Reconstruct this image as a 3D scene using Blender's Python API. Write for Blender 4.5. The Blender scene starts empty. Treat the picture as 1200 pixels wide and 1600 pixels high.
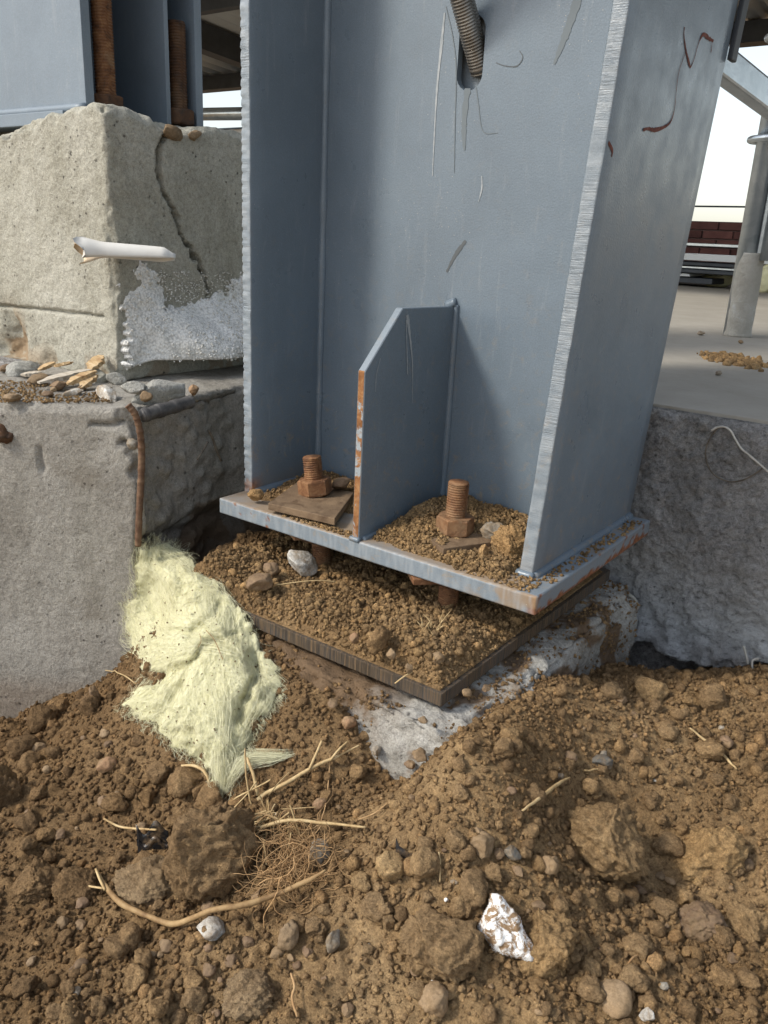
import bpy, bmesh, math, random
import numpy as np
from mathutils import Matrix, Vector

S = bpy.context.scene
COL = S.collection
rad = math.radians

# ------------------------------------------------------------------ camera
F = 1280.0                                   # focal length in pixels of the 1200x1600 photograph
RT = np.array([[0.8008572568820602, -0.22581777638726755, 0.5546476232409654],
               [0.5970791767828448, 0.22981444887250685, -0.7685582448596503],
               [0.04608807602473907, 0.9466739940216674, 0.31887966114414057]])
CAM = np.array([0.38205085, -0.85728371, 0.41])
cd = bpy.data.cameras.new('camera')
cd.sensor_fit = 'VERTICAL'; cd.sensor_height = 24.0; cd.lens = F * 24.0 / 1600.0
cd.clip_start = 0.02; cd.clip_end = 3000
cam = bpy.data.objects.new('camera', cd); COL.objects.link(cam)
M4 = np.eye(4); M4[:3, :3] = RT; M4[:3, 3] = CAM
cam.matrix_world = Matrix(M4.tolist())
S.camera = cam

# ------------------------------------------------------------------ sky, sun, exposure
SUN = Vector((-0.70, -1.0, 1.10)).normalized()     # towards the sun
w = bpy.data.worlds.new('World'); S.world = w; w.use_nodes = True
nt = w.node_tree
sky = nt.nodes.new('ShaderNodeTexSky'); sky.sky_type = 'NISHITA'; sky.sun_disc = False
sky.sun_elevation = math.asin(SUN.z); sky.sun_rotation = math.atan2(SUN.x, SUN.y)
sky.air_density = 1.2; sky.dust_density = 1.5; sky.ozone_density = 1.0
hs = nt.nodes.new('ShaderNodeHueSaturation'); hs.inputs['Saturation'].default_value = 0.5      # thin white haze
nt.links.new(sky.outputs[0], hs.inputs['Color']); nt.links.new(hs.outputs[0], nt.nodes['Background'].inputs[0])
nt.nodes['Background'].inputs[1].default_value = 0.15
sl = bpy.data.lights.new('sun', 'SUN'); sl.energy = 2.0; sl.angle = rad(9.0); sl.color = (1.0, 0.93, 0.82)
so = bpy.data.objects.new('sun', sl); COL.objects.link(so)
so.rotation_euler = SUN.to_track_quat('Z', 'Y').to_euler()
S.view_settings.view_transform = 'Standard'; S.view_settings.look = 'None'
S.view_settings.gamma = 1.0; S.view_settings.use_curve_mapping = False
S.view_settings.exposure = 0.66

# ------------------------------------------------------------------ measuring helpers (photo pixel -> point on a plane)
def ry(u, v):
    r = RT @ np.array([u - 600.0, 800.0 - v, -F]); return r / np.linalg.norm(r)
def pz(u, v, z): r = ry(u, v); return CAM + r * (z - CAM[2]) / r[2]
def px(u, v, x): r = ry(u, v); return CAM + r * (x - CAM[0]) / r[0]
def py(u, v, y): r = ry(u, v); return CAM + r * (y - CAM[1]) / r[1]
def projv(P):
    c = (np.asarray(P) - CAM) @ RT
    return 600 + F * c[:, 0] / -c[:, 2], 800 - F * c[:, 1] / -c[:, 2], -c[:, 2]
def depth(p): return float(-((np.asarray(p) - CAM) @ RT)[2])
CR, CU, CB = RT[:, 0], RT[:, 1], RT[:, 2]
SW = np.array([SUN.x, SUN.y, SUN.z])

# ------------------------------------------------------------------ noise
def _hash(i, j, k, s):
    n = (i.astype(np.uint32) * np.uint32(374761393) + j.astype(np.uint32) * np.uint32(668265263)
         + k.astype(np.uint32) * np.uint32(2147483647) + np.uint32((s * 974711 + 12345) & 0xffffffff))
    n = (n ^ (n >> np.uint32(13))) * np.uint32(1274126177)
    n = (n ^ (n >> np.uint32(16))) * np.uint32(2246822519)
    n = n ^ (n >> np.uint32(15))
    return n.astype(np.float64) / 4294967295.0
def vnoise(P, s=0):
    P = np.asarray(P, float)
    f = np.floor(P); I = f.astype(np.int64); t = P - f; t = t * t * (3 - 2 * t)
    r = 0
    for a in (0, 1):
        wa = t[:, 0] if a else 1 - t[:, 0]
        for b in (0, 1):
            wb = t[:, 1] if b else 1 - t[:, 1]
            for c in (0, 1):
                wc = t[:, 2] if c else 1 - t[:, 2]
                r = r + wa * wb * wc * _hash(I[:, 0] + a, I[:, 1] + b, I[:, 2] + c, s)
    return r * 2 - 1
def fbm(P, sc, s=0, oct=4, g=0.5, ridge=False):
    P = np.asarray(P, float) * sc; a = 1.0; r = np.zeros(len(P)); tot = 0
    for o in range(oct):
        n = vnoise(P + o * 17.3, s + o)
        if ridge: n = 1 - 2 * np.abs(n)
        r += a * n; tot += a; a *= g; P = P * 2.03
    return r / tot
def cells(P, sc, s=0):
    """distance to nearest jittered lattice point (Worley), in cell units, and that cell's random value"""
    P = np.asarray(P, float) * sc; I = np.floor(P).astype(np.int64); best = np.full(len(P), 9.0); val = np.zeros(len(P))
    for a in (-1, 0, 1):
        for b in (-1, 0, 1):
            for c in (-1, 0, 1):
                J = I + np.array([a, b, c])
                q = np.stack([J[:, m] + _hash(J[:, 0], J[:, 1], J[:, 2], s + 31 * m) for m in range(3)], 1)
                d = np.linalg.norm(q - P, axis=1); k = d < best
                best[k] = d[k]; val[k] = _hash(J[:, 0], J[:, 1], J[:, 2], s + 777)[k]
    return best, val
def sstep(a, b, x):
    t = np.clip((x - a) / (b - a), 0, 1); return t * t * (3 - 2 * t)
def polydist(Q, pts):
    """distance of 2-D points Q to a polyline, and the parameter 0..1 along it"""
    pts = np.asarray(pts, float); best = np.full(len(Q), 1e9); par = np.zeros(len(Q)); n = len(pts) - 1
    for i in range(n):
        a, b = pts[i], pts[i + 1]; d = b - a; L = d @ d + 1e-12
        t = np.clip(((Q - a) @ d) / L, 0, 1); dd = np.linalg.norm(Q - a - t[:, None] * d, axis=1)
        k = dd < best; best[k] = dd[k]; par[k] = (i + t[k]) / n
    return best, par
def inpoly(Q, poly):
    poly = np.asarray(poly, float); r = np.zeros(len(Q), bool); j = len(poly) - 1
    for i in range(len(poly)):
        a, b = poly[i], poly[j]
        c = ((a[1] > Q[:, 1]) != (b[1] > Q[:, 1])) & (Q[:, 0] < (b[0] - a[0]) * (Q[:, 1] - a[1]) / (b[1] - a[1] + 1e-15) + a[0])
        r ^= c; j = i
    return r

# ------------------------------------------------------------------ object helpers
def mesh_of(name, V, Fc, smooth=False):
    me = bpy.data.meshes.new(name)
    V = np.asarray(V, np.float64)
    if isinstance(Fc, np.ndarray):
        nf, k = Fc.shape
        me.vertices.add(len(V)); me.vertices.foreach_set('co', V.ravel())
        me.loops.add(nf * k); me.loops.foreach_set('vertex_index', Fc.astype(np.int32).ravel())
        me.polygons.add(nf); me.polygons.foreach_set('loop_start', np.arange(0, nf * k, k, dtype=np.int32))
        me.update(calc_edges=True)
    else:
        me.from_pydata([tuple(v) for v in V], [], Fc)
    me.validate(); me.update()
    if smooth: me.polygons.foreach_set('use_smooth', np.ones(len(me.polygons), bool)); me.update()
    return me
def link(name, me, mat=None, parent=None):
    o = bpy.data.objects.new(name, me); COL.objects.link(o)
    if mat is not None and me is not None and not len(me.materials): me.materials.append(mat)
    if parent is not None: o.parent = parent
    return o
def obj(name, V, Fc, mat, parent=None, smooth=False): return link(name, mesh_of(name, V, Fc, smooth), mat, parent)
def tag(o, label, cat, group=None):
    o['label'] = label; o['category'] = cat; o['kind'] = 'thing'
    if group: o['group'] = group
    return o
def thing(name, label, cat, loc=(0, 0, 0), group=None):
    o = bpy.data.objects.new(name, None); o.empty_display_size = 0.05; COL.objects.link(o); o.location = tuple(loc)
    return tag(o, label, cat, group)
def attr(me, name, vals):
    a = me.attributes.new(name, 'FLOAT', 'POINT'); a.data.foreach_set('value', np.asarray(vals, np.float32))
def arr(me):
    n = len(me.vertices); co = np.empty(n * 3); me.vertices.foreach_get('co', co)
    nm = np.empty(n * 3); me.vertex_normals.foreach_get('vector', nm)
    return co.reshape(-1, 3), nm.reshape(-1, 3)
def setco(me, co): me.vertices.foreach_set('co', np.asarray(co, np.float64).ravel()); me.update()
def voxel(V, Fc, size, smooth=True):
    me = mesh_of('tmp', V, Fc); o = link('tmp', me)
    m = o.modifiers.new('r', 'REMESH'); m.mode = 'VOXEL'; m.voxel_size = size; m.use_smooth_shade = smooth
    dg = bpy.context.evaluated_depsgraph_get(); r = bpy.data.meshes.new_from_object(o.evaluated_get(dg))
    bpy.data.objects.remove(o); bpy.data.meshes.remove(me)
    return r
def prism(poly, z0, z1):
    n = len(poly); V = [(p[0], p[1], z0) for p in poly] + [(p[0], p[1], z1) for p in poly]
    Fc = [tuple(range(n - 1, -1, -1)), tuple(range(n, 2 * n))] + [(i, (i + 1) % n, n + (i + 1) % n, n + i) for i in range(n)]
    return V, Fc
def boxvf(a, b):
    (x0, y0, z0), (x1, y1, z1) = a, b
    return prism([(x0, y0), (x1, y0), (x1, y1), (x0, y1)], z0, z1)
def merge(parts):
    V = []; Fc = []; o = 0
    for v, f in parts:
        V += [tuple(p) for p in v]; Fc += [tuple(i + o for i in g) for g in f]; o += len(v)
    return V, Fc
def bevel(V, Fc, w=0.0015, seg=2):
    bm = bmesh.new(); vs = [bm.verts.new(tuple(v)) for v in V]
    for f in Fc: bm.faces.new([vs[i] for i in f])
    bmesh.ops.recalc_face_normals(bm, faces=bm.faces)
    bmesh.ops.bevel(bm, geom=list(bm.edges), offset=w, segments=seg, affect='EDGES', profile=0.6)
    V = [tuple(v.co) for v in bm.verts]; bm.verts.index_update(); Fc = [tuple(v.index for v in f.verts) for f in bm.faces]
    bm.free(); return V, Fc
def rotm(ax, ang): return np.array(Matrix.Rotation(ang, 3, ax))
def frame(d):
    d = np.asarray(d, float); d = d / np.linalg.norm(d); a = np.array([0, 0, 1.0]) if abs(d[2]) < .9 else np.array([1.0, 0, 0])
    u = np.cross(a, d); u /= np.linalg.norm(u); return u, np.cross(d, u), d
def resample(pts, n):
    pts = np.asarray(pts, float)
    # Catmull-Rom through the given points
    P = np.vstack([2 * pts[0] - pts[1], pts, 2 * pts[-1] - pts[-2]]); k = len(pts) - 1
    T = np.linspace(0, k - 1e-9, n); I = T.astype(int); t = (T - I)[:, None]
    a, b, c, d = P[I], P[I + 1], P[I + 2], P[I + 3]
    return 0.5 * ((2 * b) + (c - a) * t + (2 * a - 5 * b + 4 * c - d) * t ** 2 + (3 * b - a - 3 * c + d) * t ** 3)
def tube(pts, r, seg=8, n=None, cap=True):
    pts = np.asarray(pts, float)
    if n: pts = resample(pts, n)
    m = len(pts); r = np.asarray(r, float); r = np.full(m, r) if r.ndim == 0 else np.interp(np.linspace(0, 1, m), np.linspace(0, 1, len(r)), r)
    T = np.gradient(pts, axis=0); u, v, _ = frame(T[0]); V = []
    for i in range(m):
        d = T[i] / (np.linalg.norm(T[i]) + 1e-12); u = u - d * (u @ d); u /= np.linalg.norm(u) + 1e-12; v = np.cross(d, u)
        for k in range(seg):
            a = 2 * math.pi * k / seg; V.append(pts[i] + r[i] * (math.cos(a) * u + math.sin(a) * v))
    Fc = [(i * seg + k, i * seg + (k + 1) % seg, (i + 1) * seg + (k + 1) % seg, (i + 1) * seg + k) for i in range(m - 1) for k in range(seg)]
    if cap: Fc += [tuple(range(seg - 1, -1, -1)), tuple(range((m - 1) * seg, m * seg))]
    return V, Fc
def flat_ribbons(paths, width, seed=0):
    V = []; Fc = []; o = 0; rg = np.random.default_rng(seed)
    for p in paths:
        p = np.asarray(p); m = len(p); T = np.gradient(p, axis=0); u = np.cross(T, rg.normal(size=3)); u /= np.linalg.norm(u, axis=1)[:, None] + 1e-12
        wd = width * (.6 + .8 * rg.random()) * np.concatenate([[.4], np.ones(m - 2), [.3]])[:, None]
        V.append(np.stack([p + u * wd, p - u * wd], 1).reshape(-1, 3)); i = np.arange(m - 1) * 2 + o
        Fc.append(np.stack([i, i + 1, i + 3, i + 2], 1)); o += 2 * m
    return np.vstack(V), np.vstack(Fc)
def ribbons(paths, width, seed=0):
    """three-sided thin strands, one mesh"""
    V = []; Fc = []; o = 0; rg = np.random.default_rng(seed)
    for p in paths:
        p = np.asarray(p); m = len(p); T = np.gradient(p, axis=0); T /= np.linalg.norm(T, axis=1)[:, None] + 1e-9
        a = rg.normal(size=3); u = np.cross(T, a); u /= np.linalg.norm(u, axis=1)[:, None] + 1e-9; v = np.cross(T, u)
        wd = width * (0.6 + 0.8 * rg.random()) * np.concatenate([np.ones(m - 1), [0.3]])[:, None]
        V.append(np.stack([p + u * wd, p - .5 * u * wd + .87 * v * wd, p - .5 * u * wd - .87 * v * wd], 1).reshape(-1, 3))
        i = np.arange(m - 1)[:, None] * 3 + o; k = np.arange(3)[None]
        Fc.append(np.stack([i + k, i + (k + 1) % 3, i + 3 + (k + 1) % 3, i + 3 + k], 2).reshape(-1, 4)); o += m * 3
    return np.vstack(V), np.vstack(Fc)

# ------------------------------------------------------------------ materials
class NB:
    def __init__(s, name):
        s.m = bpy.data.materials.new(name); s.m.use_nodes = True; s.t = s.m.node_tree; s.n = s.t.nodes; s.l = s.t.links
        s.b = s.n['Principled BSDF']; g = s.n.new('ShaderNodeNewGeometry'); s.pos = g.outputs['Position']; s.nor = None
    def put(s, sock, v):
        if isinstance(v, bpy.types.NodeSocket): s.l.new(v, sock)
        elif isinstance(v, (tuple, list)) and len(v) == 3 and sock.type == 'RGBA': sock.default_value = (*v, 1)
        else: sock.default_value = v
    def vec(s, scale):
        m = s.n.new('ShaderNodeMapping'); s.l.new(s.pos, m.inputs[0]); m.inputs['Scale'].default_value = scale; return m.outputs[0]
    def noise(s, sc, det=5, rough=.6, dist=0, vec=None):
        n = s.n.new('ShaderNodeTexNoise'); s.l.new(vec or s.pos, n.inputs['Vector'])
        n.inputs['Scale'].default_value = sc; n.inputs['Detail'].default_value = det; n.inputs['Roughness'].default_value = rough; n.inputs['Distortion'].default_value = dist
        return n.outputs['Fac']
    def voro(s, sc, out='Distance', feat='F1', vec=None, rnd=1):
        n = s.n.new('ShaderNodeTexVoronoi'); n.feature = feat; s.l.new(vec or s.pos, n.inputs['Vector']); n.inputs['Scale'].default_value = sc
        n.inputs['Randomness'].default_value = rnd; return n.outputs[out]
    def ramp(s, fac, stops):
        n = s.n.new('ShaderNodeValToRGB'); s.put(n.inputs[0], fac); e = n.color_ramp.elements
        while len(e) < len(stops): e.new(0.5)
        for q, (p, c) in zip(e, stops): q.position = p; q.color = (*c, 1) if isinstance(c, (tuple, list)) else (c, c, c, 1)
        return n.outputs[0]
    def mix(s, f, a, b, mode='MIX'):
        n = s.n.new('ShaderNodeMix'); n.data_type = 'RGBA'; n.blend_type = mode
        s.put(n.inputs['Factor'], f); s.put(n.inputs['A'] if False else n.inputs[6], a); s.put(n.inputs[7], b); return n.outputs[2]
    def math(s, op, a, b=0.0, c=None):
        n = s.n.new('ShaderNodeMath'); n.operation = op; s.put(n.inputs[0], a); s.put(n.inputs[1], b)
        if c is not None: s.put(n.inputs[2], c)
        return n.outputs[0]
    def at(s, name):
        n = s.n.new('ShaderNodeAttribute'); n.attribute_name = name; return n.outputs['Fac']
    def rnd(s): return s.n.new('ShaderNodeObjectInfo').outputs['Random']
    def island(s):
        g = s.n.new('ShaderNodeNewGeometry'); return g.outputs['Random Per Island']
    def bump(s, h, st=.5, d=.002):
        n = s.n.new('ShaderNodeBump'); s.put(n.inputs['Height'], h); n.inputs['Strength'].default_value = st; n.inputs['Distance'].default_value = d
        if s.nor is not None: s.l.new(s.nor, n.inputs['Normal'])
        s.nor = n.outputs[0]; return s
    def done(s, col, rough=.8, metal=0.0, spec=.3, **kw):
        s.put(s.b.inputs['Base Color'], col); s.put(s.b.inputs['Roughness'], rough); s.put(s.b.inputs['Metallic'], metal)
        s.put(s.b.inputs['Specular IOR Level'], spec)
        for k, v in kw.items(): s.put(s.b.inputs[k.replace('_', ' ')], v)
        if s.nor is not None: s.l.new(s.nor, s.b.inputs['Normal'])
        return s.m
MAT = {}
def soil_mat(name, a, b, c, per=None, left_shade=True):
    n = NB(name)
    f = n.noise(6, 6, .65); g = n.noise(95, 6, .75); h = n.noise(420, 4, .8)
    base = n.ramp(f, [(.30, a), (.52, b), (.72, c)])
    base = n.mix(1, base, n.ramp(g, [(.30, (.66, .64, .62)), (.5, (.98, .98, .98)), (.72, (1.38, 1.36, 1.30))]), 'MULTIPLY')
    base = n.mix(1, base, n.ramp(h, [(.28, (.58, .57, .56)), (.5, (1, 1, 1)), (.72, (1.42, 1.40, 1.36))]), 'MULTIPLY')
    sp = n.voro(330, 'Color'); spk = n.ramp(sp, [(.0, .70), (.5, 1.0), (.93, 1.05), (1.0, 1.7)])
    base = n.mix(.6, base, n.mix(1, base, spk, 'MULTIPLY'))
    if left_shade:                                                         # shade over the left ground, painted into the soil colour in patches
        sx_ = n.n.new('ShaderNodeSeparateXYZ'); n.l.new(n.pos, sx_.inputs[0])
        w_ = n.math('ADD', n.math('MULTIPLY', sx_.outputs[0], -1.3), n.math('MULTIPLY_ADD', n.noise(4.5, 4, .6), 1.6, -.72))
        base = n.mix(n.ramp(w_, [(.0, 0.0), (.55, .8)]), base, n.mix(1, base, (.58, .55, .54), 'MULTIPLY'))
    if per == 'object': base = n.mix(1, base, n.ramp(n.rnd(), [(0, (.84, .84, .85)), (.5, (1, 1, 1)), (1, (1.18, 1.15, 1.08))]), 'MULTIPLY')
    if per == 'island': base = n.mix(1, base, n.ramp(n.island(), [(0, (.70, .70, .72)), (.45, (.97, .97, .97)), (.85, (1.15, 1.13, 1.07)), (.96, (1.3, 1.22, 1.12)), (1, (1.5, 1.48, 1.42))]), 'MULTIPLY')
    n.bump(n.noise(60, 6, .7), .9, .012); n.bump(n.noise(260, 5, .8), 1.0, .005)
    return n.done(base, n.ramp(g, [(.3, .88), (.8, 1.0)]), 0, .1)
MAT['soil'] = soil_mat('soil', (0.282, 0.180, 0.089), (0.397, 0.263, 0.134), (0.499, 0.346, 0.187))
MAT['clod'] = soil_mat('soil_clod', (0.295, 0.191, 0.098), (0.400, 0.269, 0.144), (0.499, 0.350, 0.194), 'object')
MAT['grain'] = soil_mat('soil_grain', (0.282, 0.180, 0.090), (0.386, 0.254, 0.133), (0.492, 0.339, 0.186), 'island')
MAT['clod_light'] = soil_mat('pale_clod', (0.345, 0.224, 0.110), (0.456, 0.306, 0.158), (0.565, 0.397, 0.214), 'object', False)
MAT['clod_grey'] = soil_mat('grey_clod', (.24, .163, .092), (.33, .236, .142), (.41, .31, .20), 'object', False)
MAT['drysoil'] = soil_mat('dry_soil', (0.298, 0.191, 0.093), (0.407, 0.269, 0.137), (0.516, 0.356, 0.197), 'island', False)
def stone_mat(name, a, b, rough=.75, sc=25, bump=.4):
    n = NB(name); f = n.noise(sc, 7, .6, .4); base = n.ramp(f, [(.3, a), (.7, b)])
    base = n.mix(n.ramp(n.noise(45, 6, .75, .5), [(.40, 0.0), (.62, .85)]), base, (.22, .15, .082)); base = n.mix(1, base, n.ramp(n.noise(300, 4, .8), [(.3, .72), (.7, 1.25)]), 'MULTIPLY'); base = n.mix(1, base, n.ramp(n.rnd(), [(0, .8), (1, 1.15)]), 'MULTIPLY')
    n.bump(n.noise(160, 6, .65), bump, .003)
    return n.done(base, rough, 0, .3)
MAT['pebble_tan'] = stone_mat('tan_pebble', (.20, .13, .07), (.32, .23, .14))
MAT['pebble_grey'] = stone_mat('grey_pebble', (.19, .17, .14), (.38, .36, .31), .65)
MAT['pebble_brown'] = stone_mat('brown_pebble', (.12, .075, .045), (.22, .145, .09))
MAT['pebble_red'] = stone_mat('reddish_pebble', (.24, .125, .065), (.33, .20, .115))
MAT['pebble_slate'] = stone_mat('slate_stone', (.07, .07, .065), (.14, .135, .12), .6)
MAT['white_stone'] = stone_mat('white_mortar', (.42, .40, .36), (.66, .65, .60), .9, 60, .8)
def concrete_mat(name, a, b, c, stain=None, bump=1.0, pores=True, sc=1.0, dirt=None, mottle=False):
    n = NB(name)
    f = n.noise(4.5 * sc, 8, .68, .5); base = n.ramp(f, [(.32, a), (.5, b), (.68, c)])
    st = n.noise(3.0, 6, .6, 1.0, vec=n.vec((3.0, 3.0, .55)))
    base = n.mix(n.ramp(st, [(.45, 0.0), (.72, .6)]), base, n.mix(1, base, (.72, .71, .66), 'MULTIPLY'))
    fine = n.noise(160, 5, .75); base = n.mix(1, base, n.ramp(fine, [(.28, .66), (.5, 1.0), (.72, 1.22)]), 'MULTIPLY'); base = n.mix(1, base, n.ramp(n.noise(38, 6, .75, .3), [(.28, .86), (.5, 1.0), (.70, 1.07)]), 'MULTIPLY'); base = n.mix(1, base, n.ramp(n.noise(480, 3, .8), [(.3, .72), (.5, 1.0), (.7, 1.2)]), 'MULTIPLY')
    if stain is not None: base = n.mix(n.ramp(n.noise(5.5, 7, .7, 1.2), [(.56, 0.0), (.70, .75)]), base, stain)
    if dirt is not None: base = n.mix(n.math('MULTIPLY', n.at('dirt'), 1.0), base, dirt)
    if mottle: base = n.mix(1, base, n.ramp(n.noise(1.0, 8, .78, .3, vec=n.vec((75.0, 75.0, 120.0))), [(.34, .42), (.47, .95), (.60, 1.05), (.75, 1.28)]), 'MULTIPLY')
    if pores:
        p = n.math('ADD', n.voro(62, 'Distance'), n.math('MULTIPLY_ADD', n.noise(130, 4, .7), .5, -.22)); k = n.ramp(n.noise(13, 5, .7), [(.47, 0.0), (.60, 1.0)])
        pm = n.math('MULTIPLY', n.ramp(p, [(.10, 1.0), (.19, 0.0)]), k)
        base = n.mix(n.math('MULTIPLY', pm, .75), base, (.06, .055, .05)); n.bump(n.math('MULTIPLY', pm, -1.0), .9, .004)
    n.bump(n.noise(45, 7, .65), .7 * bump, .008); n.bump(fine, .9 * bump, .0035)
    return n.done(base, .92, 0, .2)
MAT['concrete_warm'] = concrete_mat('warm_concrete', (.34, .325, .265), (.425, .41, .345), (.49, .475, .41), dirt=(.30, .20, .11))
MAT['concrete_grey'] = concrete_mat('grey_concrete', (.25, .23, .20), (.325, .305, .27), (.40, .38, .34), stain=(.21, .185, .15), dirt=(.20, .13, .075))
MAT['concrete_cool'] = concrete_mat('cool_concrete', (.29, .282, .275), (.375, .368, .362), (.46, .456, .452), bump=1.9, dirt=(.56, .58, .59), mottle=True)
MAT['concrete_ped'] = concrete_mat('pedestal_concrete', (.32, .30, .26), (.44, .42, .38), (.56, .55, .51), stain=(.25, .165, .095), bump=1.4, dirt=(.17, .105, .055))
MAT['concrete_white'] = concrete_mat('pale_broken_concrete', (.36, .35, .31), (.47, .46, .42), (.58, .57, .53), bump=1.5)
def paint_mat(name, col, rough=.30):
    n = NB(name)
    f = n.noise(5, 5, .6, .6); base = n.mix(n.ramp(f, [(.3, 0.0), (.75, 1.0)]), tuple(c * .90 for c in col), tuple(min(1, c * 1.10) for c in col))
    sk = n.noise(14, 5, .7, .3, vec=n.vec((6.0, 6.0, .8)))
    base = n.mix(n.ramp(sk, [(.58, 0.0), (.75, .28)]), base, (.33, .34, .34))
    spl = n.noise(60, 6, .75, .8); sz_ = n.n.new('ShaderNodeSeparateXYZ'); n.l.new(n.pos, sz_.inputs[0])
    low = n.ramp(sz_.outputs[2], [(.0, 1.0), (.16, .45), (.40, .12), (.8, .05)])
    base = n.mix(n.math('MULTIPLY', n.ramp(spl, [(.54, 0.0), (.70, .9)]), low), base, (.27, .215, .15))          # mud splash, thickest at the foot
    dsm = n.noise(11, 7, .7, .8); base = n.mix(1, base, n.ramp(dsm, [(.3, (.95, .95, .95)), (.5, (1, 1, 1)), (.75, (1.06, 1.05, 1.04))]), 'MULTIPLY')
    base = n.mix(1, base, n.ramp(n.noise(520, 2, .6), [(.3, .90), (.7, 1.10)]), 'MULTIPLY')
    rm = n.at('rust'); rn = n.noise(140, 5, .7)
    rust = n.ramp(rn, [(.30, (.085, .030, .016)), (.5, (.20, .075, .030)), (.72, (.34, .165, .07))])
    base = n.mix(rm, base, rust); base = n.mix(n.at('dirt'), base, (.26, .18, .105)); base = n.mix(n.at('pale'), base, (.36, .39, .41))
    spk = n.math('MULTIPLY', n.ramp(n.voro(120, 'Distance'), [(.05, 1.0), (.09, 0.0)]), n.ramp(n.noise(7, 3, .6), [(.5, 0.0), (.6, .8)]))
    base = n.mix(spk, base, (.42, .39, .33))
    n.bump(n.noise(420, 2, .5), .22, .0012); n.bump(n.math('MULTIPLY', n.noise(1.0, 3, .7, vec=n.vec((25.0, 25.0, 620.0))), n.at('cut')), .7, .0022); n.bump(n.math('MULTIPLY', rm, -1.0), .6, .0008)
    r = n.mix(rm, n.ramp(n.noise(22, 4, .6), [(.3, rough - .05), (.7, rough + .14)]), (.9, .9, .9)); r = n.mix(n.at('dirt'), r, (.95, .95, .95))
    return n.done(base, r, 0, .5)
BLUE = (.138, .176, .213)
MAT['paint'] = paint_mat('grey_blue_paint', BLUE)
MAT['paint_edge'] = paint_mat('edge_paint', (.185, .220, .252), .34)
MAT['paint_back'] = paint_mat('far_column_paint', (.165, .205, .245), .45)
def rust_mat(name, a, b, c, dust=.35):
    n = NB(name); f = n.noise(55, 6, .7, .6); base = n.ramp(f, [(.28, a), (.5, b), (.74, c)])
    base = n.mix(n.ramp(n.noise(18, 5, .7), [(.5, 0.0), (.72, dust)]), base, (.30, .205, .12))
    n.bump(n.noise(300, 4, .7), .6, .0012)
    return n.done(base, n.ramp(f, [(.3, .55), (.7, .9)]), .15, .35)
MAT['rust'] = rust_mat('orange_rust', (.050, .024, .014), (.185, .085, .038), (.33, .185, .09), .8)
MAT['rust_dull'] = rust_mat('dull_rust', (.10, .062, .036), (.17, .115, .070), (.24, .165, .10))
MAT['rust_bar'] = rust_mat('brown_bar_rust', (.07, .035, .022), (.15, .085, .050), (.24, .155, .095), .5)
MAT['rust_dark'] = rust_mat('dark_rust', (.030, .020, .015), (.085, .042, .022), (.15, .075, .035), .2)
n = NB('flame_cut_edge'); f = n.noise(9, 5, .75, .4, vec=n.vec((34.0, 34.0, 1.2))); MAT['cut_edge'] = n.bump(f, .9, .003).done(n.mix(n.ramp(n.noise(9, 4, .6), [(.42, 0.0), (.62, 1.0)]), n.ramp(f, [(.32, (.022, .019, .017)), (.5, (.085, .062, .040)), (.68, (.22, .150, .085))]), n.ramp(f, [(.32, (.03, .032, .036)), (.5, (.10, .085, .07)), (.7, (.24, .13, .05))])), .7, .2, .4)
n = NB('bright_thread'); MAT['thread'] = n.bump(n.noise(200, 3), .3, .001).done(n.ramp(n.noise(30, 4), [(.3, (.16, .145, .125)), (.7, (.30, .285, .26))]), .42, .75, .5)
n = NB('galvanised'); f = n.voro(45, 'Color'); MAT['galv'] = n.bump(n.noise(60, 4), .15, .002).done(n.mix(.35, n.ramp(n.noise(14, 5, .6), [(.3, (.34, .39, .42)), (.7, (.54, .58, .60))]), n.ramp(f, [(0, (.36, .40, .43)), (1, (.62, .65, .67))])), .28, .8, .5)
n = NB('mortar_smear'); MAT['mortar'] = n.bump(n.noise(40, 7, .7), 1, .006).done(n.ramp(n.noise(16, 6, .7), [(.3, (.30, .285, .245)), (.55, (.37, .355, .315)), (.75, (.50, .52, .52))]), .9, 0, .2)
n = NB('foam'); b_ = n.voro(235, 'Distance'); MAT['eps'] = n.bump(n.math('MULTIPLY', b_, -1.0), .5, .0025).done(n.mix(1, n.mix(n.ramp(n.noise(9, 6, .7), [(.45, 0.0), (.72, .65)]), (.82, .815, .79), (.60, .575, .51)), n.ramp(b_, [(.25, 1.0), (.55, .90), (.75, .68)]), 'MULTIPLY'), .9, 0, .12)
n = NB('foam_bead'); MAT['bead'] = n.done(n.mix(1, n.ramp(n.island(), [(0, (.60, .58, .52)), (.4, (.78, .77, .74)), (1, (.84, .84, .82))]), n.ramp(n.noise(12, 4, .7), [(.35, (1, 1, 1)), (.7, (.72, .69, .62))]), 'MULTIPLY'), .75, 0, .3)
n = NB('plastic_pipe'); MAT['pvc'] = n.bump(n.noise(50, 4), .15, .002).done(n.mix(n.at('aged'), n.ramp(n.noise(20, 5, .6), [(.3, (.66, .64, .59)), (.7, (.76, .745, .70))]), (.62, .47, .29)), .5, 0, .4)
n = NB('rebar_dark'); MAT['rebar'] = n.bump(n.noise(120, 4), .5, .002).done(n.ramp(n.noise(40, 5, .7), [(.3, (.045, .043, .045)), (.55, (.11, .105, .10)), (.75, (.24, .22, .19))]), .6, .3, .4)
n = NB('straw'); MAT['straw'] = n.bump(n.noise(90, 4, .6, vec=n.vec((1.0, 1.0, 1.0))), .5, .001).done(n.ramp(n.noise(60, 5, .7), [(.3, (.30, .19, .085)), (.5, (.47, .34, .17)), (.72, (.60, .47, .27))]), .7, 0, .3)
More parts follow.
